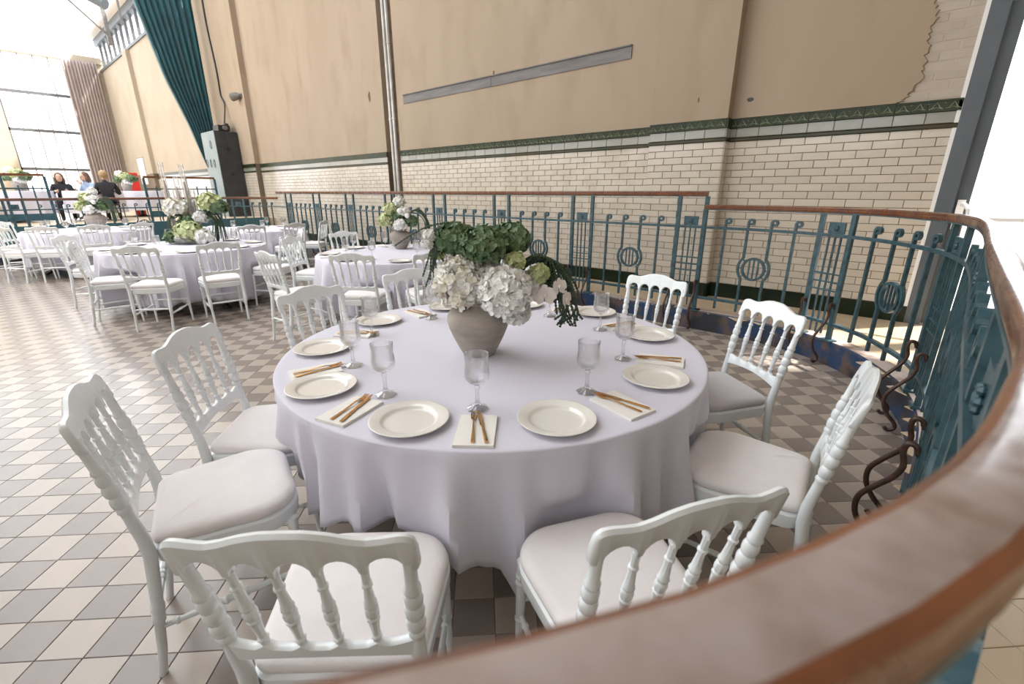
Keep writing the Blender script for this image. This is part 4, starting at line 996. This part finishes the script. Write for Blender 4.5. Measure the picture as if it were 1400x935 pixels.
for (u, v, df, R, n, kind, fs, fl_, fr, lab) in [
    (622, 327, 0.02, 0.088, 430, 'green', 0.0165, 0.75, 0.4, 'dark green hydrangea at the upper left of the big bouquet'),
    (662, 335, -0.05, 0.094, 480, 'green', 0.0165, 0.80, 0.4, 'dark green hydrangea at the top centre of the big bouquet'),
    (697, 327, 0.03, 0.086, 430, 'green', 0.0165, 0.75, 0.4, 'dark green hydrangea at the upper right of the big bouquet'),
    (632, 388, -0.02, 0.112, 700, 'cream', 0.022, 1.0, 0.7, 'large ruffled cream flower at the left of the big bouquet'),
    (691, 400, -0.10, 0.106, 600, 'white', 0.024, 0.9, 0.5, 'large white hydrangea at the front centre of the big bouquet'),
    (721, 392, 0.00, 0.064, 300, 'white', 0.022, 0.9, 0.5, 'white hydrangea at the right of the big bouquet'),
    (704, 425, -0.07, 0.058, 200, 'white', 0.021, 0.9, 0.6, 'small white hydrangea drooping over the urn rim'),
    (662, 372, 0.02, 0.070, 260, 'white', 0.021, 0.9, 0.5, 'white hydrangea between the cream flower and the green ones'),
    (737, 374, -0.03, 0.036, 90, 'lime', 0.018, 0.9, 0.5, 'small lime green hydrangea beside the trailing green plant'),
    (704, 357, -0.06, 0.036, 80, 'lime', 0.018, 0.9, 0.5, 'small lime green hydrangea under the dark green ones'),
    (598, 346, 0.04, 0.026, 50, 'lime', 0.016, 0.9, 0.5, 'tiny yellow-green bloom at the far left of the big bouquet')]:
    head(px(u, v, df), R, n, kind, u, lab, 'flower', GF, fs, fl_, fr, mouth)
for u, v, lab in ((587, 322, 'upper white pompom flower left of the big bouquet'), (585, 333, 'lower white pompom flower left of the big bouquet')):
    p = px(u, v, -0.02); t = empty('pompom_flower', p, 0, lab, 'flower', GF)
    b, ms = hydrangea(0.023, 70, [M['petal_white']], v, 1.0, 0.010, 0.5); b.build('bloom', ms*2, t, True)
    MB().tube([(0, 0, 0), (mouth - p)*0.5 + ZV*0.03, mouth - p], 0.002, 5).build('stem', M['leaf'], t)
# trailing amaranth, right: a sheaf that arches over and hangs to the table
def sheaf(root, strands, label, group, r=0.0045):
    t = empty('trailing_plant', root, 0, label, 'plant', group)
    for k, pts in enumerate(strands):
        b = MB(); strand(b, [Vector(p) - Vector(root) for p in pts], r, True, k); b.build('strand', M['strand'], t)
    return t
rnd = random.Random(11); root = px(700, 400, 0.03); st = []
for k in range(34):
    f = k / 33; e = rnd.uniform(-6, 6); dd = rnd.uniform(-0.05, 0.05)
    reach = 742 + 47*f
    st.append([root, px(708 + 8*f, 372 - 4*f, 0.03 + dd), px(722 + 14*f + e, 352 + 6*(1-f) + e*0.4, 0.04 + dd), px(742 + 22*f + e, 350 + 10*f + e*0.5, 0.04 + dd), px(reach - 6 + e*0.5, 378 + 6*f, 0.03 + dd), px(reach + e, 400 + rnd.uniform(-6, 8), 0.02 + dd)] +
              ([px(reach + rnd.uniform(-10, 4), 424 + rnd.uniform(-6, 6), 0.01 + dd)] if f > 0.45 else []) + ([px(reach - 6 + rnd.uniform(-22, 16), 440 + rnd.uniform(-4, 8), -0.01 + dd)] if f > 0.62 else []))
sheaf(root, st, 'thick trailing dark green plant arching out of the big urn to the right', GF, 0.0055)
root = px(640, 345, 0.02); st = []
for k, (x, y) in enumerate(((578, 378), (588, 383), (594, 390), (598, 381), (582, 392), (591, 372))):
    st.append([root, px(618, 318 - k, 0.0), px(602 - k, 312, -0.01), px(593 + (k % 3)*3, 322, -0.02), px(594 + (k-3)*2, 345, -0.02), px(x, y, -0.02)])
st.append([root, px(622, 308, 0), px(600, 306, 0), px(575, 314, 0), px(556, 325, -0.01), px(540, 336, -0.02)])
sheaf(root, st, 'thin trailing dark green strands hanging from the left of the big urn', GF, 0.004)
def orchid(pos, nrm, s, label, group):
    t = empty('orchid_flower', pos, 0, label, 'flower', group); nrm = Vector(nrm).normalized(); u = ZV.cross(nrm).normalized(); w = nrm.cross(u)
    for k, (an, L, wd) in enumerate(((90, 0.045, 0.017), (10, 0.050, 0.031), (170, 0.050, 0.031), (225, 0.045, 0.016), (315, 0.045, 0.016))):
        d = u*cos(radians(an)) + w*sin(radians(an)); b = MB(); petal(b, Vector((0,0,0)), nrm, d, L*s, wd*s, 0.25); b.build('petal', M['orchid'], t, True)
    MB().ball((nrm*0.012*s), 0.010*s, 8, 5).build('lip', M['petal_cream'], t, True)
cf = -FV + ZV*0.25
orchid(px(763, 392, -0.05), cf + RV*0.9, 0.85, 'upper blush orchid at the right edge of the big bouquet', GF)
orchid(px(772, 409, -0.06), cf + RV*1.6, 0.85, 'lower blush orchid nearest the table at the right of the big bouquet', GF)
orchid(px(744, 404, -0.05), cf + RV*0.1, 1.05, 'pale orchid between the white hydrangea and the blush orchids', GF)

def bouquet(base, mz, s, nm, seed, lime=2, green=2, white=3):
    """smaller far arrangements: blooms around the mouth of a vase; offsets along the view's right and up"""
    G = 'flowers ' + nm; k = 0; words = ['left', 'upper left', 'top', 'upper right', 'right', 'front', 'back']
    m = Vector(base) + ZV*mz
    sp = [(-0.15, 0.0, 0.10, 0.075, 'lime'), (-0.09, 0.03, 0.22, 0.075, 'lime'), (0.00, 0.02, 0.15, 0.07, 'green'), (0.07, -0.03, 0.20, 0.05, 'white'), (0.14, 0.0, 0.10, 0.065, 'green'), (0.02, -0.08, 0.06, 0.06, 'white'), (0.0, 0.06, 0.30, 0.055, 'white')]
    for (dx, df, dz, R, kind), wd in zip(sp, words):
        head(m + RV*dx*s + FV*df*s + ZV*dz*s, R*s, 70, kind, seed + int(100*dx), f'{"lime green" if kind == "lime" else "dark green" if kind == "green" else "white"} bloom at the {wd} of the bouquet {nm}', 'flower', G, 0.024*s, 0.9, 0.4, m)
    for dx, dz, wd in ((0.05, 0.10, 'lowest'), (0.11, 0.16, 'rightmost'), (0.03, 0.21, 'highest')):
        p = m + RV*dx*s - FV*0.08*s + ZV*dz*s
        tag(MB().ball((0, 0, 0), 0.028*s, 8, 6).build('round_white_bloom', M['petal_white'], None, True, p), f'{wd} of the small round white buds in the bouquet {nm}', 'flower', G)
    rnd = random.Random(seed); st = []
    for j in range(9):
        e = rnd.uniform(-.03, .03); q = m + RV*0.10*s + FV*e
        st.append([m, q + ZV*0.17*s, q + RV*(0.10 + e)*s + ZV*(0.20 + e)*s, q + RV*(0.19 + e)*s + ZV*0.10*s, q + RV*(0.21 + e)*s - ZV*(0.08 - 2*e)*s])
    sheaf(m, st, 'trailing dark green strands in the bouquet ' + nm, G, 0.006*s)
ub = at_z(548.5, 340, ZT_); urn(ub, 0.98, 'smaller-looking grey stone urn on the second table by the tiled wall')
bouquet(ub, 0.23, 1.15, 'on the second table', 20)
ub = at_x(133, 309, -12.1); ub.z = ZT_; urn(ub, 1.25, 'grey stone urn on the far left table')
bouquet(ub, 0.29, 1.35, 'on the far left table', 40)
# candle table: low bowl with gypsophila, tall candles in glass cylinders
cb = at_z(263, 333, ZT_)
t = empty('glass_bowl', cb, 0, 'low round glass bowl of flowers on the candle table', 'bowl')
MB().lathe([(0.002, 0), (0.12, 0), (0.20, 0.03), (0.225, 0.08), (0.21, 0.12), (0.205, 0.12), (0.215, 0.08), (0.19, 0.035), (0.002, 0.012)], 24, cap0=False, cap1=False).build('shell', M['crystal'], t, True)
m = cb + ZV*0.10
for dx, df, dz, R, kind, lab in [(0.02, -0.05, 0.05, 0.15, 'lime', 'big lime green bloom in the bowl on the candle table'), (-0.17, -0.06, 0.0, 0.085, 'green', 'dark green bloom at the left of the bowl on the candle table'), (0.16, -0.04, -0.01, 0.11, 'white', 'white bloom at the right of the bowl on the candle table'), (-0.02, 0.05, 0.16, 0.09, 'green', 'dark green bloom at the back of the bowl on the candle table'),
                         (0.25, 0.10, 0.40, 0.12, 'lime', 'lime green bloom high at the right of the candle table'), (0.34, 0.10, 0.34, 0.09, 'green', 'green bloom beside the high lime one on the candle table'), (-0.14, 0.06, 0.34, 0.12, 'cream', 'blush ruffled flower among the candles'), (0.12, 0.08, 0.22, 0.07, 'white', 'white bloom behind the candles on the candle table')]:
    head(m + RV*dx*1.2 + FV*df + ZV*dz*1.15, R*1.25, 150, kind, int(R*1000), lab, 'flower', 'flowers on the candle table', 0.034, 0.8, 0.4, m)
rnd = random.Random(3)
for sg, lab in ((-1, 'trailing dark green plant left of the candles on the candle table'), (1, 'trailing dark green plant right of the candles on the candle table')):
    st = []
    for j in range(12):
        e = rnd.uniform(-.05, .05); q = m + FV*(0.1 + e)
        st.append([m, q + RV*sg*0.12 + ZV*0.26, q + RV*sg*(0.24 + e) + ZV*(0.30 + e), q + RV*sg*(0.34 + e) + ZV*0.20, q + RV*sg*(0.33 + e*2) - ZV*(0.02 + rnd.uniform(0, .08))])
    sheaf(m, st, lab, 'trailing plants on the candle table', 0.008)
for k, (u, vt, vb) in enumerate(((224, 222, 318), (250, 225, 318), (240, 241, 316), (258, 258, 316), (236, 258, 317))):
    a = at_f(u + (vb - 225)*0.17, vb, cb.dot(FV) + 0.10 + 0.03*k); tp = at_f(u, vt, a.dot(FV)); h = max(0.2, tp.z - ZT_)
    t = empty('candle_holder', (a.x, a.y, ZT_), 0, ['tallest candle in a glass cylinder at the left of the candle table', 'tall candle in a glass cylinder at the right of the candle table', 'middle candle in a glass cylinder on the candle table', 'short candle in a glass cylinder right of the middle one', 'short candle in a glass cylinder left of the middle one'][k], 'candle', 'candles on the candle table')
    MB().lathe([(0.045, 0), (0.045, 0.006), (0.034, 0.010), (0.034, h), (0.032, h), (0.032, 0.014), (0.002, 0.012)], 16, cap0=True, cap1=False).build('glass_cylinder', M['crystal'], t, 'auto')
    MB().lathe([(0.014, 0.014), (0.011, h*0.78), (0.004, h*0.79)], 10).build('candle', M['wax'], t, 'auto')

# ------------------------------------------------------------------ curtains, cabinet, fittings
def curtain(name, x, zs_, yl, yr, m, label, folds, depth, seed, rows_n=24):
    rnd = random.Random(seed); n = folds*8; ph = [rnd.uniform(0, 6) for _ in range(4)]; rows = []
    for i in range(rows_n + 1):
        z = zs_[0] + (zs_[1] - zs_[0]) * i/rows_n; a, c = yl(z), yr(z); row = []
        for k in range(n + 1):
            f = k/n; w = sin(2*pi*folds*f + 1.2*sin(4*f + ph[0])) + 0.3*sin(2*pi*folds*2.3*f + ph[1])
            row.append((x + depth*w*min(1, (c - a)/0.6), a + (c - a)*f, z))
        rows.append(row)
    o = MB().grid(rows, False).build(name, m, None, True); tag(o, label, 'curtain'); o.modifiers.new('thickness', 'SOLIDIFY').thickness = 0.006
    return o
def lerp_key(key, z):
    for (z0, a), (z1, b) in zip(key, key[1:]):
        if z <= z1: return a + (b - a)*(z - z0)/(z1 - z0)
    return key[-1][1]
curtain('stage_curtain', -17.55, (2.15, 8.35), lambda z: lerp_key([(2.0, 5.34), (2.3, 5.26), (3.4, 5.00), (4.6, 4.63), (6.4, 4.28), (8.4, 4.0)], z), lambda z: lerp_key([(2.0, 5.50), (2.5, 5.60), (3.3, 5.70), (8.4, 5.72)], z), M['teal_fabric'], 'long teal velvet curtain gathered towards the black cabinet', 9, 0.07, 2)
curtain('window_curtain', -32.25, (0.725, 7.42), lambda z: 4.45, lambda z: 5.72, M['mauve_fabric'], 'mauve floor-length curtain beside the far end window', 10, 0.06, 5)
cx0, cx1, cy0, cy1, cz = -17.1, -16.0, 5.165, 5.775, 3.13
t = empty('loudspeaker_cabinet', (0, 0, 0), 0, 'tall black cabinet with a grey-blue front face against the wall', 'cabinet')
MB().box(cx0, cx1, cy0, cy1, ZW, cz).build('body', M['cab_black'], t)
MB().box(cx0, cx1, cy0 - 0.015, cy0, ZW, cz).build('front_panel', M['cab_grey'], t)
def oval(b, x, z, w, h, th=0.022, y=cy0 - 0.016):
    n = 20; o_, i_ = [], []
    for k in range(n): a = 2*pi*k/n; o_.append((x + w*cos(a), y - 0.006, z + h*sin(a))); i_.append((x + (w - th)*cos(a), y - 0.006, z + (h - th)*sin(a)))
    b.grid([[(p[0], y, p[2]) for p in o_], o_, i_, [(p[0], y, p[2]) for p in i_]], True)
for u, v in ((289, 198), (284.5, 223.5), (289.5, 223.5), (294.5, 223.5)):
    p = at_y(u, v, cy0); b = MB(); oval(b, p.x, p.z, 0.075, 0.12, 0.03); b.build('oval_mark', M['cab_black'], t)
for z in (1.0, 1.9, 2.6):
    MB().box(cx1, cx1 + 0.012, cy0 + 0.26, cy0 + 0.34, z, z + 0.08).build('handle_cup', M['black'], t)
t = empty('stage_projector', (-16.35, 5.5, cz), 0, 'small black projector on top of the tall black cabinet', 'projector')
MB().box(-0.22, 0.22, -0.16, 0.16, 0.03, 0.18).build('body', M['black'], t); MB().box(-0.15, 0.15, -0.12, 0.12, 0, 0.03).build('foot', M['black'], t)
b = MB(); b.tube([(0.22, 0, 0.10), (0.32, 0, 0.10)], 0.06, 12); b.build('lens', M['steel'], t)
MB().tube([(-0.2, 0.1, 0.2), (0.05, 0.12, 0.24), (0.25, 0.1, 0.2)], 0.03, 6).build('carry_handle', M['black'], t)
pts = [Vector((-16.4, 5.6, cz + 0.18)), Vector((-16.5, 5.75, 3.9))] + [Vector((-16.75 - 0.02*k + 0.04*sin(k), 5.775, 4.2 + 0.4*k)) for k in range(11)]
tag(MB().tube(smooth_pts(pts, 4), 0.022, 6).build('power_cable', M['black'], None, True), 'black cable running up the wall from the projector', 'cable')
p = at_y(330, 131, YP); t = empty('wall_lamp', (p.x, YP, p.z), 0, 'small grey oval lamp fixed to the wall above the cabinet', 'lamp')
MB().box(-0.05, 0.05, -0.03, 0, -0.05, 0.05).build('wall_plate', M['steel'], t)
b = MB(); b.tube([(0, -0.03, 0), (-0.08, -0.10, -0.01), (-0.22, -0.16, -0.03)], [0.04, 0.10, 0.11], 12); b.build('shade', M['steel'], t, 'auto')
# roof bracket with cylindrical lamp, far left
t = empty('roof_bracket', (-24.0, 4.85, 8.5), 0, 'steel roof hanger with diagonal brace at upper left', 'bracket')
MB().box(-0.06, 0.06, -0.06, 0.06, -1.9, 0).build('hanger', M['steel'], t)
MB().tube([(0, 0, -1.6), (0, -1.3, -0.3), (0, -2.6, -0.02)], 0.045, 6).build('brace', M['steel'], t)
MB().tube([(0.0, 0.5, -1.15), (0.0, 0.5, 0)], 0.04, 6).build('tie_rod', M['steel'], t)
t = empty('ceiling_spotlight', (-22.0, 4.25, 7.35), 0, 'dark cylindrical spotlight hanging under the glazed roof', 'lamp')
b = MB(); b.tube([(0.25, 0.25, -0.05), (-0.25, -0.30, 0.35)], [0.17, 0.17], 16); b.build('housing', M['frame_grey'], t, 'auto')
MB().tube([(0, 0, 0.15), (0, 0, 1.15)], 0.025, 6).build('drop_rod', M['frame_grey'], t)
# red box and pale panel on the far wall
p = at_x(182, 243, -19.5); tag(MB().box(-19.7, -19.5, p.y - 0.13, p.y + 0.13, 0.72, p.z + 0.15).build('fire_post', M['red'], None), 'bright red fire equipment box on the far platform', 'fire box')
p = at_y(196, 235, YW); t = empty('niche_panel', (p.x, YW, p.z), 0, 'small white panel standing for a lit niche on the far side wall', 'wall_panel')
MB().box(-0.55, 0.55, -0.04, 0, -0.55, 0.6).build('panel_face', M['white_paint'], t); MB().box(-0.6, 0.6, -0.03, 0, -0.6, 0.65).build('panel_frame', M['pipe'], t)  # white paint stands in for the brightness of a lit niche

# ------------------------------------------------------------------ far platform: tables, flowers, seated people
ZP = 0.72
def platform_table(x, y, label, cl, r=0.8):
    t = empty('round_table', (x, y, ZP), 0, label, 'table', 'tables on the far platform')
    MB().lathe([(r - 0.02, 0.72), (r - 0.02, 0.745)], 32).build('tabletop', M['wood'], t); MB().lathe([(0.3, 0), (0.05, 0.05), (0.05, 0.72)], 12).build('pedestal', M['black'], t)
    n = 72; rows = [[(x + q*cos(2*pi*k/n), y + q*sin(2*pi*k/n), ZP + 0.75) for k in range(n)] for q in (0.02, r)]
    for z in (0.74, 0.5, 0.2): rows.append([(x + (r + 0.01 + (0.74 - z)*0.09*sin(14*2*pi*k/n))*cos(2*pi*k/n), y + (r + 0.01 + (0.74 - z)*0.09*sin(14*2*pi*k/n))*sin(2*pi*k/n), ZP + z) for k in range(n)])
    tag(MB().grid(rows, True, True, False).build('tablecloth', M['cloth'], None, True), cl, 'tablecloth')
platform_table(-16.75, 2.25, 'platform table where the three people sit', 'white cloth on the platform table where the three people sit', 0.6)
platform_table(-17.3, 0.75, 'far platform table at the left edge', 'white cloth on the far platform table at the left edge')
platform_table(-18.6, 3.55, 'far platform table in front of the mauve curtain', 'white cloth on the far platform table in front of the mauve curtain')
for (x, y, nm, sd) in ((-17.3, 0.95, 'on the left platform table', 60), (-18.5, 3.3, 'on the platform table by the mauve curtain', 80)):
    q = Vector((x, y, ZP + 0.752))
    tag(MB().lathe([(0.002, 0), (0.10, 0), (0.14, 0.15), (0.12, 0.24), (0.11, 0.24), (0.11, 0.2), (0.002, 0.19)], 16, cap0=False, cap1=False).build('flower_pot', M['urn'], None, True, q), 'grey pot ' + nm, 'vase')
    for dx, dz, R, kind in ((-0.2, 0.08, 0.13, 'green'), (0.02, 0.16, 0.15, 'lime'), (0.22, 0.10, 0.13, 'green'), (0.05, 0.02, 0.13, 'white'), (-0.14, 0.24, 0.1, 'white')):
        head(q + RV*dx + ZV*(0.24 + dz), R, 60, kind, sd + int(dx*100), {'green': 'green', 'lime': 'lime', 'white': 'white'}[kind] + (' bloom leaning left ' if dx < 0 else ' bloom leaning right ' if dx > 0.1 else ' bloom in the middle ') + nm, 'flower', 'flowers ' + nm, 0.04)
ring_chairs(Vector((-17.3, 0.75, 0)), 'P', [(-25, 1.05, 0, 'white chair on the far platform at the left table, left one')], 'chairs on the far platform')
for o in [o for o in COL.objects if o.get('group') == 'chairs on the far platform']: o.location.z = ZP
def person(x, y, face, shirt, hair, label, long_hair, pose='down', hgt=1.0, seat='chair'):
    """seated figure; origin on the floor; local +Y = looking direction"""
    t = empty('person', (x, y, ZP), radians(face) - pi/2, label, 'person', 'people on the far platform'); t.scale = (hgt, hgt, hgt)
    J = {'pel': (0, -0.02, 0.52), 'waist': (0, -0.03, 0.68), 'chest': (0, -0.02, 0.86), 'neck': (0, 0, 1.00), 'nk2': (0, 0.01, 1.07),
         'shl': (-0.175, -0.02, 0.95), 'ell': (-0.25, 0.04, 0.71), 'wrl': (-0.13, 0.26, 0.79), 'shr': (0.175, -0.02, 0.95), 'elr': (0.25, 0.04, 0.71), 'wrr': (0.13, 0.26, 0.79),
         'hpl': (-0.09, 0.0, 0.53), 'knl': (-0.12, 0.40, 0.54), 'anl': (-0.12, 0.38, 0.09), 'tol': (-0.12, 0.52, 0.04), 'hpr': (0.09, 0.0, 0.53), 'knr': (0.12, 0.40, 0.54), 'anr': (0.12, 0.38, 0.09), 'tor': (0.12, 0.52, 0.04)}
    if pose == 'phone': J.update(ell=(-0.22, 0.14, 0.76), wrl=(-0.06, 0.20, 0.97), elr=(0.24, 0.08, 0.72), wrr=(0.08, 0.26, 0.80))
    R = dict(pel=.135, waist=.125, chest=.145, neck=.065, nk2=.05, shl=.068, ell=.048, wrl=.034, shr=.068, elr=.048, wrr=.034, hpl=.09, knl=.062, anl=.044, tol=.036, hpr=.09, knr=.062, anr=.044, tor=.036)
    E = [('pel','waist'),('waist','chest'),('chest','neck'),('neck','nk2'),('chest','shl'),('shl','ell'),('ell','wrl'),('chest','shr'),('shr','elr'),('elr','wrr'),('pel','hpl'),('hpl','knl'),('knl','anl'),('anl','tol'),('pel','hpr'),('hpr','knr'),('knr','anr'),('anr','tor')]
    ks = list(J); me = bpy.data.meshes.new('body'); me.from_pydata([J[k] for k in ks], [(ks.index(a), ks.index(b)) for a, b in E], []); me.materials.append(shirt)
    o = link('body', me, t); sk = o.modifiers.new('skin', 'SKIN'); sub = o.modifiers.new('sub', 'SUBSURF'); sub.levels = sub.render_levels = 2
    for i, k in enumerate(ks): me.skin_vertices[0].data[i].radius = (R[k], R[k]); me.skin_vertices[0].data[i].use_root = (k == 'pel')
    hc = Vector((0, 0.025, 1.18)); b = MB(); rows = []
    for i in range(11):
        f = i/10; z = -0.115 + 0.23*f; w = [0.035, 0.055, 0.064, 0.070, 0.074, 0.077, 0.078, 0.075, 0.065, 0.046, 0.012][i]
        rows.append([(hc.x + w*cos(2*pi*k/12), hc.y + w*1.2*sin(2*pi*k/12) + (0.012 if f < 0.3 and sin(2*pi*k/12) > 0.5 else 0), hc.z + z) for k in range(12)])
    b.grid(rows, True, True, True); b.tube([hc + Vector((0, 0.085, 0.02)), hc + Vector((0, 0.115, -0.02)), hc + Vector((0, 0.085, -0.03))], [0.008, 0.014, 0.008], 6)
    for s in (-1, 1): b.ball(hc + Vector((s*0.078, 0.0, -0.01)), 0.02, 6, 4)
    h = b.build('head', M['skin'], t, True)
    for s in (-1, 1): MB().ball(hc + Vector((s*0.03, 0.083, 0.012)), 0.008, 6, 4).build('eye', M['black'], h)
    MB().box(-0.022, 0.022, 0.085 + hc.y, 0.094 + hc.y, hc.z - 0.062, hc.z - 0.054).build('mouth', M['red'], h)
    b = MB(); b.ball(hc + Vector((0, -0.024, 0.028)), 0.103, 12, 8, 1.05)
    if long_hair:
        b.tube([hc + Vector((0, -0.05, 0.02)), hc + Vector((0, -0.075, -0.10)), hc + Vector((0, -0.085, -0.22))], [0.09, 0.085, 0.05], 10)
        for s in (-1, 1): b.tube([hc + Vector((s*0.06, 0.0, 0.05)), hc + Vector((s*0.088, 0.0, -0.05)), hc + Vector((s*0.09, -0.01, -0.17))], [0.03, 0.035, 0.02], 8)
    b.build('hair', hair, t, True)
    for s in (-1, 1):
        el, w = Vector(J['ell' if s < 0 else 'elr']), Vector(J['wrl' if s < 0 else 'wrr']); d = (w - el).normalized(); sd = d.cross(Vector((s, 0.3, 0))).normalized(); nn = sd.cross(d)
        b = MB(); b.tube([w - d*0.01, w + d*0.04, w + d*0.085], [0.026, 0.036, 0.030], 8)
        for f, L in enumerate((0.060, 0.072, 0.068, 0.052)):
            a0 = w + d*0.080 + sd*(f - 1.5)*0.017; b.tube([a0, a0 + d*L*0.5, a0 + d*L + nn*0.012], [0.0095, 0.009, 0.007], 6)
        a0 = w + d*0.03 + sd*0.032; b.tube([a0, a0 + d*0.03 + sd*0.02, a0 + d*0.055 + sd*0.024], [0.011, 0.010, 0.008], 6)
        b.build('hand', M['skin'], t, True)
    if seat == 'stool':
        st_ = empty('stool', (x, y, ZP), 0, 'low dark stool under the ' + label.replace('person', 'figure'), 'stool'); MB().lathe([(0.16, 0.39), (0.18, 0.40), (0.18, 0.43), (0.15, 0.44)], 20).build('seat', M['black'], st_)
        for k in range(3): MB().tube([(0.10*cos(k*2.09), 0.10*sin(k*2.09), 0.40), (0.17*cos(k*2.09), 0.17*sin(k*2.09), 0.0)], 0.014, 6).build('leg', M['black'], st_)
        return t
    c_ = chair(x, y, face, 'white chair with the ' + label.replace('person', 'figure') + ' on it', 'chairs on the far platform', 'P'); c_.location.z = ZP
    return t
def pp(u, v, x): q = at_x(u, v, x); return q.x, q.y
x, y = pp(86, 262, -17.25); person(x, y, -8, M['coat_black'], M['hair_brown'], 'person in black with long auburn hair facing us', True, 'down', 0.92)
x, y = pp(122, 262, -17.45); person(x, y, -62, M['shirt_blue'], M['hair_brown'], 'person in pale blue shirt with raised hand', True, 'phone', 0.95)
x, y = pp(147, 262, -15.95); person(x, y, 168, M['coat_black'], M['hair_blond'], 'person in black with blond hair seen from behind', False, 'down', 0.95, 'stool')
